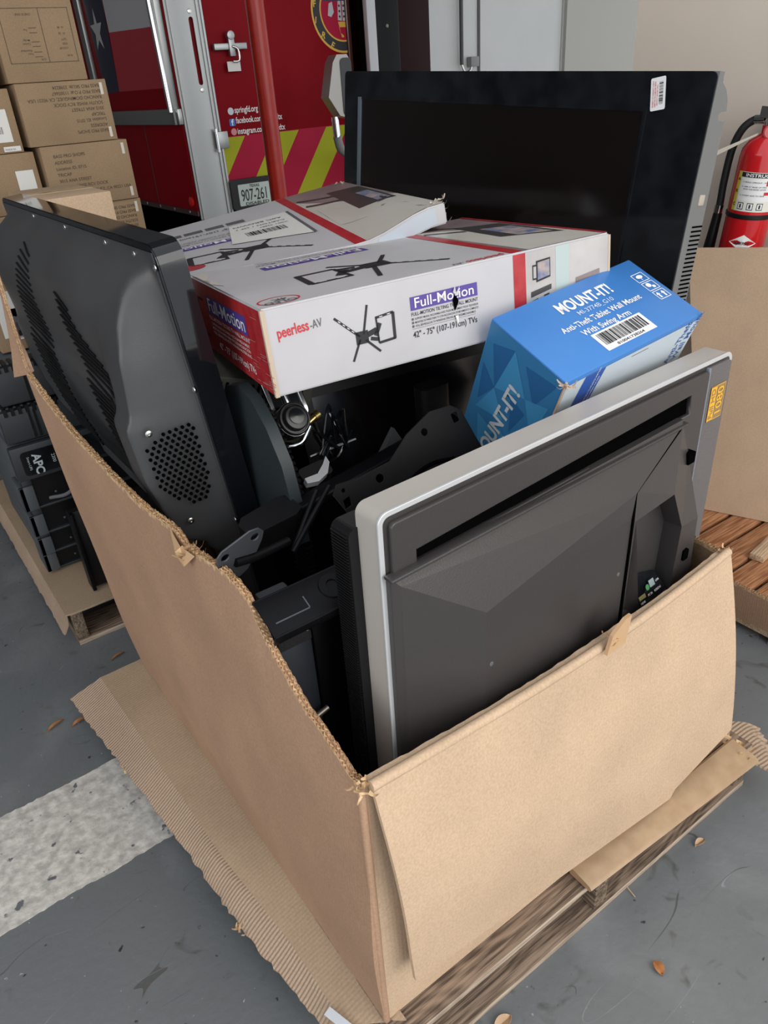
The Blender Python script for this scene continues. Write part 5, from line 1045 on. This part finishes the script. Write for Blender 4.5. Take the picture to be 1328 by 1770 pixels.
# pierced mounting plate
t = plate_thing('mounting_plate', 'black pierced steel mounting plate standing behind the silver-rimmed television', 'plate', [(.205, .335, .965), (.495, .335, .998), (.205, .40, 1.10)], None, 0, None)
op = [(.0, .005), (.012, .018), (.05, .012), (.12, .012), (.17, .040), (.23, .058), (.275, .052), (.292, .036), (.30, -.02), (.33, -.20), (.02, -.20), (.028, -.09)]
pp = holed('pierced_plate', op, [circ(.205, .030, .007), circ(.090, -.006, .008), [(.012, -.010), (.026, -.008), (.024, -.024), (.010, -.026)], [(.040, -.030), (.056, -.028), (.054, -.046), (.038, -.048)], rrect(.268, .020, .282, .038, .003), circ(.02, .004, .004)], .003, BLK_MET, t, Matrix.Identity(4), .0007)
bm = NB(); tube(bm, [(.085, -.12, .003), (.10, -.07, .003), (.14, -.035, .003), (.19, -.025, .003), (.24, -.035, .003)], .0035, seg=8); obj('pressed_groove', bm, BLK_DEEP, pp, smooth=True)
# black stay rods
t = thing('stay_arms', 'pair of thin black stay arms crossing behind the channel rail', 'arm', (.20, .36, .90))
for a, b in (((-.06, .02, -.03), (.02, .06, .04)), ((-.07, .0, -.02), (.04, .05, .045))):
    bm = NB(); tube(bm, [a, tuple((x+y)/2 for x, y in zip(a, b)), b], .005, seg=8); obj('stay_arm', bm, BLK_MET, t, smooth=True)
# monitor arm joint with chrome
t = thing('monitor_support', 'chrome edged monitor arm joint with a round black knob under the white carton', 'monitor arm', frame((.262, .55, 1.022), (.95, .15, .1), (-.02, .6, .8), (-.0, -.78, .62)))
kd = Vector((-.05, -.10, 1)).normalized()
bm = NB(); lathe(bm, [(0, -.05), (.030, -.05), (.0315, -.045), (.0315, .0), (.029, .004), (.027, .004), (.026, .001), (.024, .001), (.0235, .009), (.021, .013), (.0, .015)], (0, 0, 0), kd, 40); obj('round_knob', bm, mat('knob_black', (.018, .018, .020), .35), t, smooth=True)
bm = NB(); lathe(bm, [(.0318, -.016), (.0328, -.015), (.0328, -.005), (.0318, -.004)], (0, 0, 0), kd, 40); obj('knob_ring', bm, CHROME, t, smooth=True)
bm = NB(); lathe(bm, [(.0, .014), (.014, .0150), (.0145, .017), (0, .0175)], (0, .002, 0), kd, 24); obj('knob_cap', bm, BLK_GLOSS, t, smooth=True)
Mi = t.matrix_world.inverted(); o_ = Vector((.279, .600, 1.028)); ex_ = Vector((1, 0, -.05)).normalized(); ey_ = Vector((0, .45, .89)); ey_ = (ey_-ex_*ey_.dot(ex_)).normalized(); Mf = Mi @ frame(o_, ex_, ey_, ex_.cross(ey_))
holed('chrome_frame', rrect(-.034, -.030, .034, .075, .022), [rrect(-.028, -.024, .028, .069, .017)], .010, CHROME, t, Mf, .002)
bm = NB(); prism(bm, rrect(-.029, -.025, .029, .070, .017), -.004, .0005, lambda a, b, c: Mf @ Vector((a, b, c))); obj('arm_cover', bm, BLK_GLOSS, t)
bm = NB(); cyl(bm, Mf @ Vector((0, -.022, .004)), Mf @ Vector((0, .045, .006)), .0065, seg=14); obj('pivot_pin', bm, CHROME, t, smooth=True)
bm = NB(); tube(bm, [(-.03, .0, -.03), (-.05, .01, -.028), (-.07, .01, -.03)], .006, seg=10); obj('side_stub', bm, CHROME, t, smooth=True)
bm = NB(); tube(bm, [(-.020, -.035, -.045), (.005, -.040, -.035), (.035, -.02, -.03)], .006, seg=10); obj('clamp_jaw', bm, CHROME, t, smooth=True)
bm = NB(); cyl(bm, (.03, -.015, -.035), (.058, -.008, -.032), .006, seg=12); cyl(bm, (.055, -.008, -.032), (.066, -.006, -.032), .010, seg=14); obj('brass_screw', bm, BRASS, t, smooth=True)
t = thing('chrome_hook', 'thick chromed bar end poking up in front of the round black knob', 'bar', frame((.262, .50, .925), (1, .1, 0), (-.1, .8, .5), (0, -.5, .86)))
bm = NB(); prism(bm, rrect(-.032, -.018, .032, .018, .010), -.20, .012); obj('bar_body', bm, mat('smoky_chrome', (.16, .15, .15), .12, .9), t, bev=.008, seg=4)
bm = NB(); prism(bm, [(-.034, -.020), (-.012, -.026), (.014, -.018), (.032, .002), (.034, .018), (.018, .004), (-.004, -.010), (-.032, -.008)], .004, .018); obj('polished_lip', bm, mat('polished_white_metal', (.85, .86, .88), .28, .6), t, bev=.003)
# ribbed monitor back behind the glossy bezel
t = thing('monitor', 'dark monitor with a ribbed arched back wedged beside the leaning television', 'monitor', (.184, .50, .62))
prof = [(.20, .21), (.20, .40), (.155, .46), (.10, .475), (.055, .46), (.01, .42), (-.03, .36), (-.05, .28), (-.055, .21)]
bm = NB(); prism(bm, prof, 0, .022, lambda a, b, c: Vector((c, a, b))); obj('back_shell', bm, mat('teal_black_plastic', (.022, .030, .034), .45), t, bev=.006, seg=3)
bm = NB()
arc = [(.075, .445), (.045, .432), (.012, .395), (-.018, .345), (-.036, .28), (-.040, .20), (-.036, .12)]
for k in range(34):
    p = sample([(0, a, b) for a, b in arc], k/33); box(bm, (.018, p.y-.004, p.z-.0022), (.034, p.y+.05, p.z+.0022))
obj('cooling_ribs', bm, BLK, t)
# cream vented unit under the carton
t = thing('vented_unit', 'greyish vented metal unit glimpsed under the red end of the white carton', 'electronics', frame((.232, .74, .985), (.93, -.2, -.3), (.25, .95, .1), (.26, -.17, .95)))
bm = NB(); box(bm, (-.06, 0, -.06), (.15, .30, .075)); obj('metal_case', bm, mat('olive_grey_metal', (.10, .095, .08), .5), t, bev=.003)
Fv = Face(t, (-.06, 0, -.06), (1, 0, 0), (0, 0, 1)); Fv.polys('vent_holes', [circ(.015+.013*i+(.006 if j % 2 else 0), .02+.014*j, .0035, 8) for i in range(14) for j in range(4)], BLK_DEEP, 1)
Fv.polys('vent_slits', [[(.012+k*.013, .09), (.018+k*.013, .09), (.020+k*.013, .125), (.014+k*.013, .125)] for k in range(14)], BLK_DEEP, 1)
# dark screens filling the middle
for k, (lab, ox, oy, oz, rx, rz, w, h) in enumerate((
    ('black television lying tilted in the middle of the bin, under the white carton', .36, .66, .68, -18, -6, .58, .34),
    ('black television standing on edge deep in the bin behind the mounting plate', .30, .44, .22, -6, 3, .62, .56),
    ('black television standing against the far side of the bin, below the cartons', .24, 1.06, .17, -3, 0, .62, .80))):
    t = thing('flat_television', lab, 'television', Matrix.Translation((ox, oy, oz)) @ Matrix.Rotation(radians(rz), 4, 'Z') @ Matrix.Rotation(radians(rx), 4, 'X'))
    bm = NB(); prism(bm, rrect(0, 0, w, h, .015), 0, .04, lambda a, b, c: Vector((a, c, b))); obj('bezel', bm, BLK, t, bev=.004)
    bm = NB(); box(bm, (.04, -.001, .05), (w-.04, .001, h-.04)); obj('screen', bm, MT['screen_black'], t)
t = thing('rounded_stand', 'rounded black plastic stand post rising beside the blue carton', 'stand', frame((.60, .56, .70), (1, 0, 0), (0, 1, 0), (-.10, -.06, 1)))
bm = NB(); prism(bm, rrect(-.036, -.022, .036, .022, .015), 0, .30); obj('post_body', bm, BLK, t, bev=.014, seg=4)
t = thing('cable_bundle', 'dark tangle of thin cables behind the round black knob', 'cable', (.36, .60, .93)); rg = random.Random(4)
for k in range(7):
    bm = NB(); p = [(rg.uniform(-.05, .05), rg.uniform(-.03, .03), rg.uniform(-.06, .07)) for _ in range(4)]; tube(bm, p, .003, seg=6); obj('cable', bm, BLK_GLOSS, t, smooth=True)
t = thing('foam_wedge', 'small dark grey triangular plastic piece lying behind the mounting arm', 'scrap', (.45, .50, .925)); bm = NB(); prism(bm, [(-.035, -.01), (.02, .0), (.0, .035)], 0, .012, lambda a, b, c: Vector((a, c, b))); obj('wedge_body', bm, mat('dark_grey_plastic', (.05, .05, .055), .6), t, bev=.001)
# ---------------------------------------------------------------- leaves and litter on the floor
leafm = mat('dry_leaf', (.42, .18, .06), .6, col2=(.30, .12, .04), scale=60)
def leaf(lab, x, y, a, L, w, m=leafm):
    bm = NB(); n = 9; A = []; B = []; C = []
    for k in range(n):
        t_ = k/(n-1); ww = w*sin(pi*t_)**.7; z = .002+.006*sin(pi*t_)
        A.append(bm.verts.new((L*(t_-.5), ww, z+.003))); C.append(bm.verts.new((L*(t_-.5), 0, z-.0015))); B.append(bm.verts.new((L*(t_-.5), -ww, z+.004)))
    for k in range(n-1):
        for P, Q in ((A, C), (C, B)):
            try: bm.faces.new((P[k], P[k+1], Q[k+1], Q[k]))
            except ValueError: pass
    bmesh.ops.remove_doubles(bm, verts=bm.verts, dist=1e-5); r = bmesh.ops.solidify(bm, geom=bm.faces[:], thickness=.0006)
    o = obj('dry_leaf', bm, m, None, smooth=True, mw=Matrix.Translation((x, y, .0)) @ Matrix.Rotation(radians(a), 4, 'Z')); tag(o, lab, 'leaf', 'dry leaves on the floor')
leaf('long orange dry leaf on the floor, farthest left, outside the flattened carton', -.265, 1.276, 20, .055, .006)
leaf('dry brown leaf half beside the flattened carton corner at left', -.206, 1.245, 12, .045, .007)
leaf('curled orange leaf on the floor right of the pallet, lower one', .515, -.192, 70, .030, .010)
leaf('small tan leaf on the floor right of the pallet, upper one', .818, -.077, -5, .032, .008, mat('tan_leaf', (.50, .33, .20), .6))
leaf('pale brown leaf at the very bottom edge of the photo below the pallet', .205, -.078, 0, .045, .012, MT['tan_leaf'])
leaf('brown scrap of leaf lying between the two pallets at left', -.02, 1.46, 15, .05, .005)
bm = NB(); tube(bm, [(0, 0, .003), (.03, .01, .006), (.06, .005, .003)], .0012, seg=5); o = obj('twig', bm, PWPALE, None, mw=Matrix.Translation((.60, -.07, 0)) @ Matrix.Rotation(radians(60), 4, 'Z')); tag(o, 'short thin pale twig on the floor by the pallet front', 'twig')
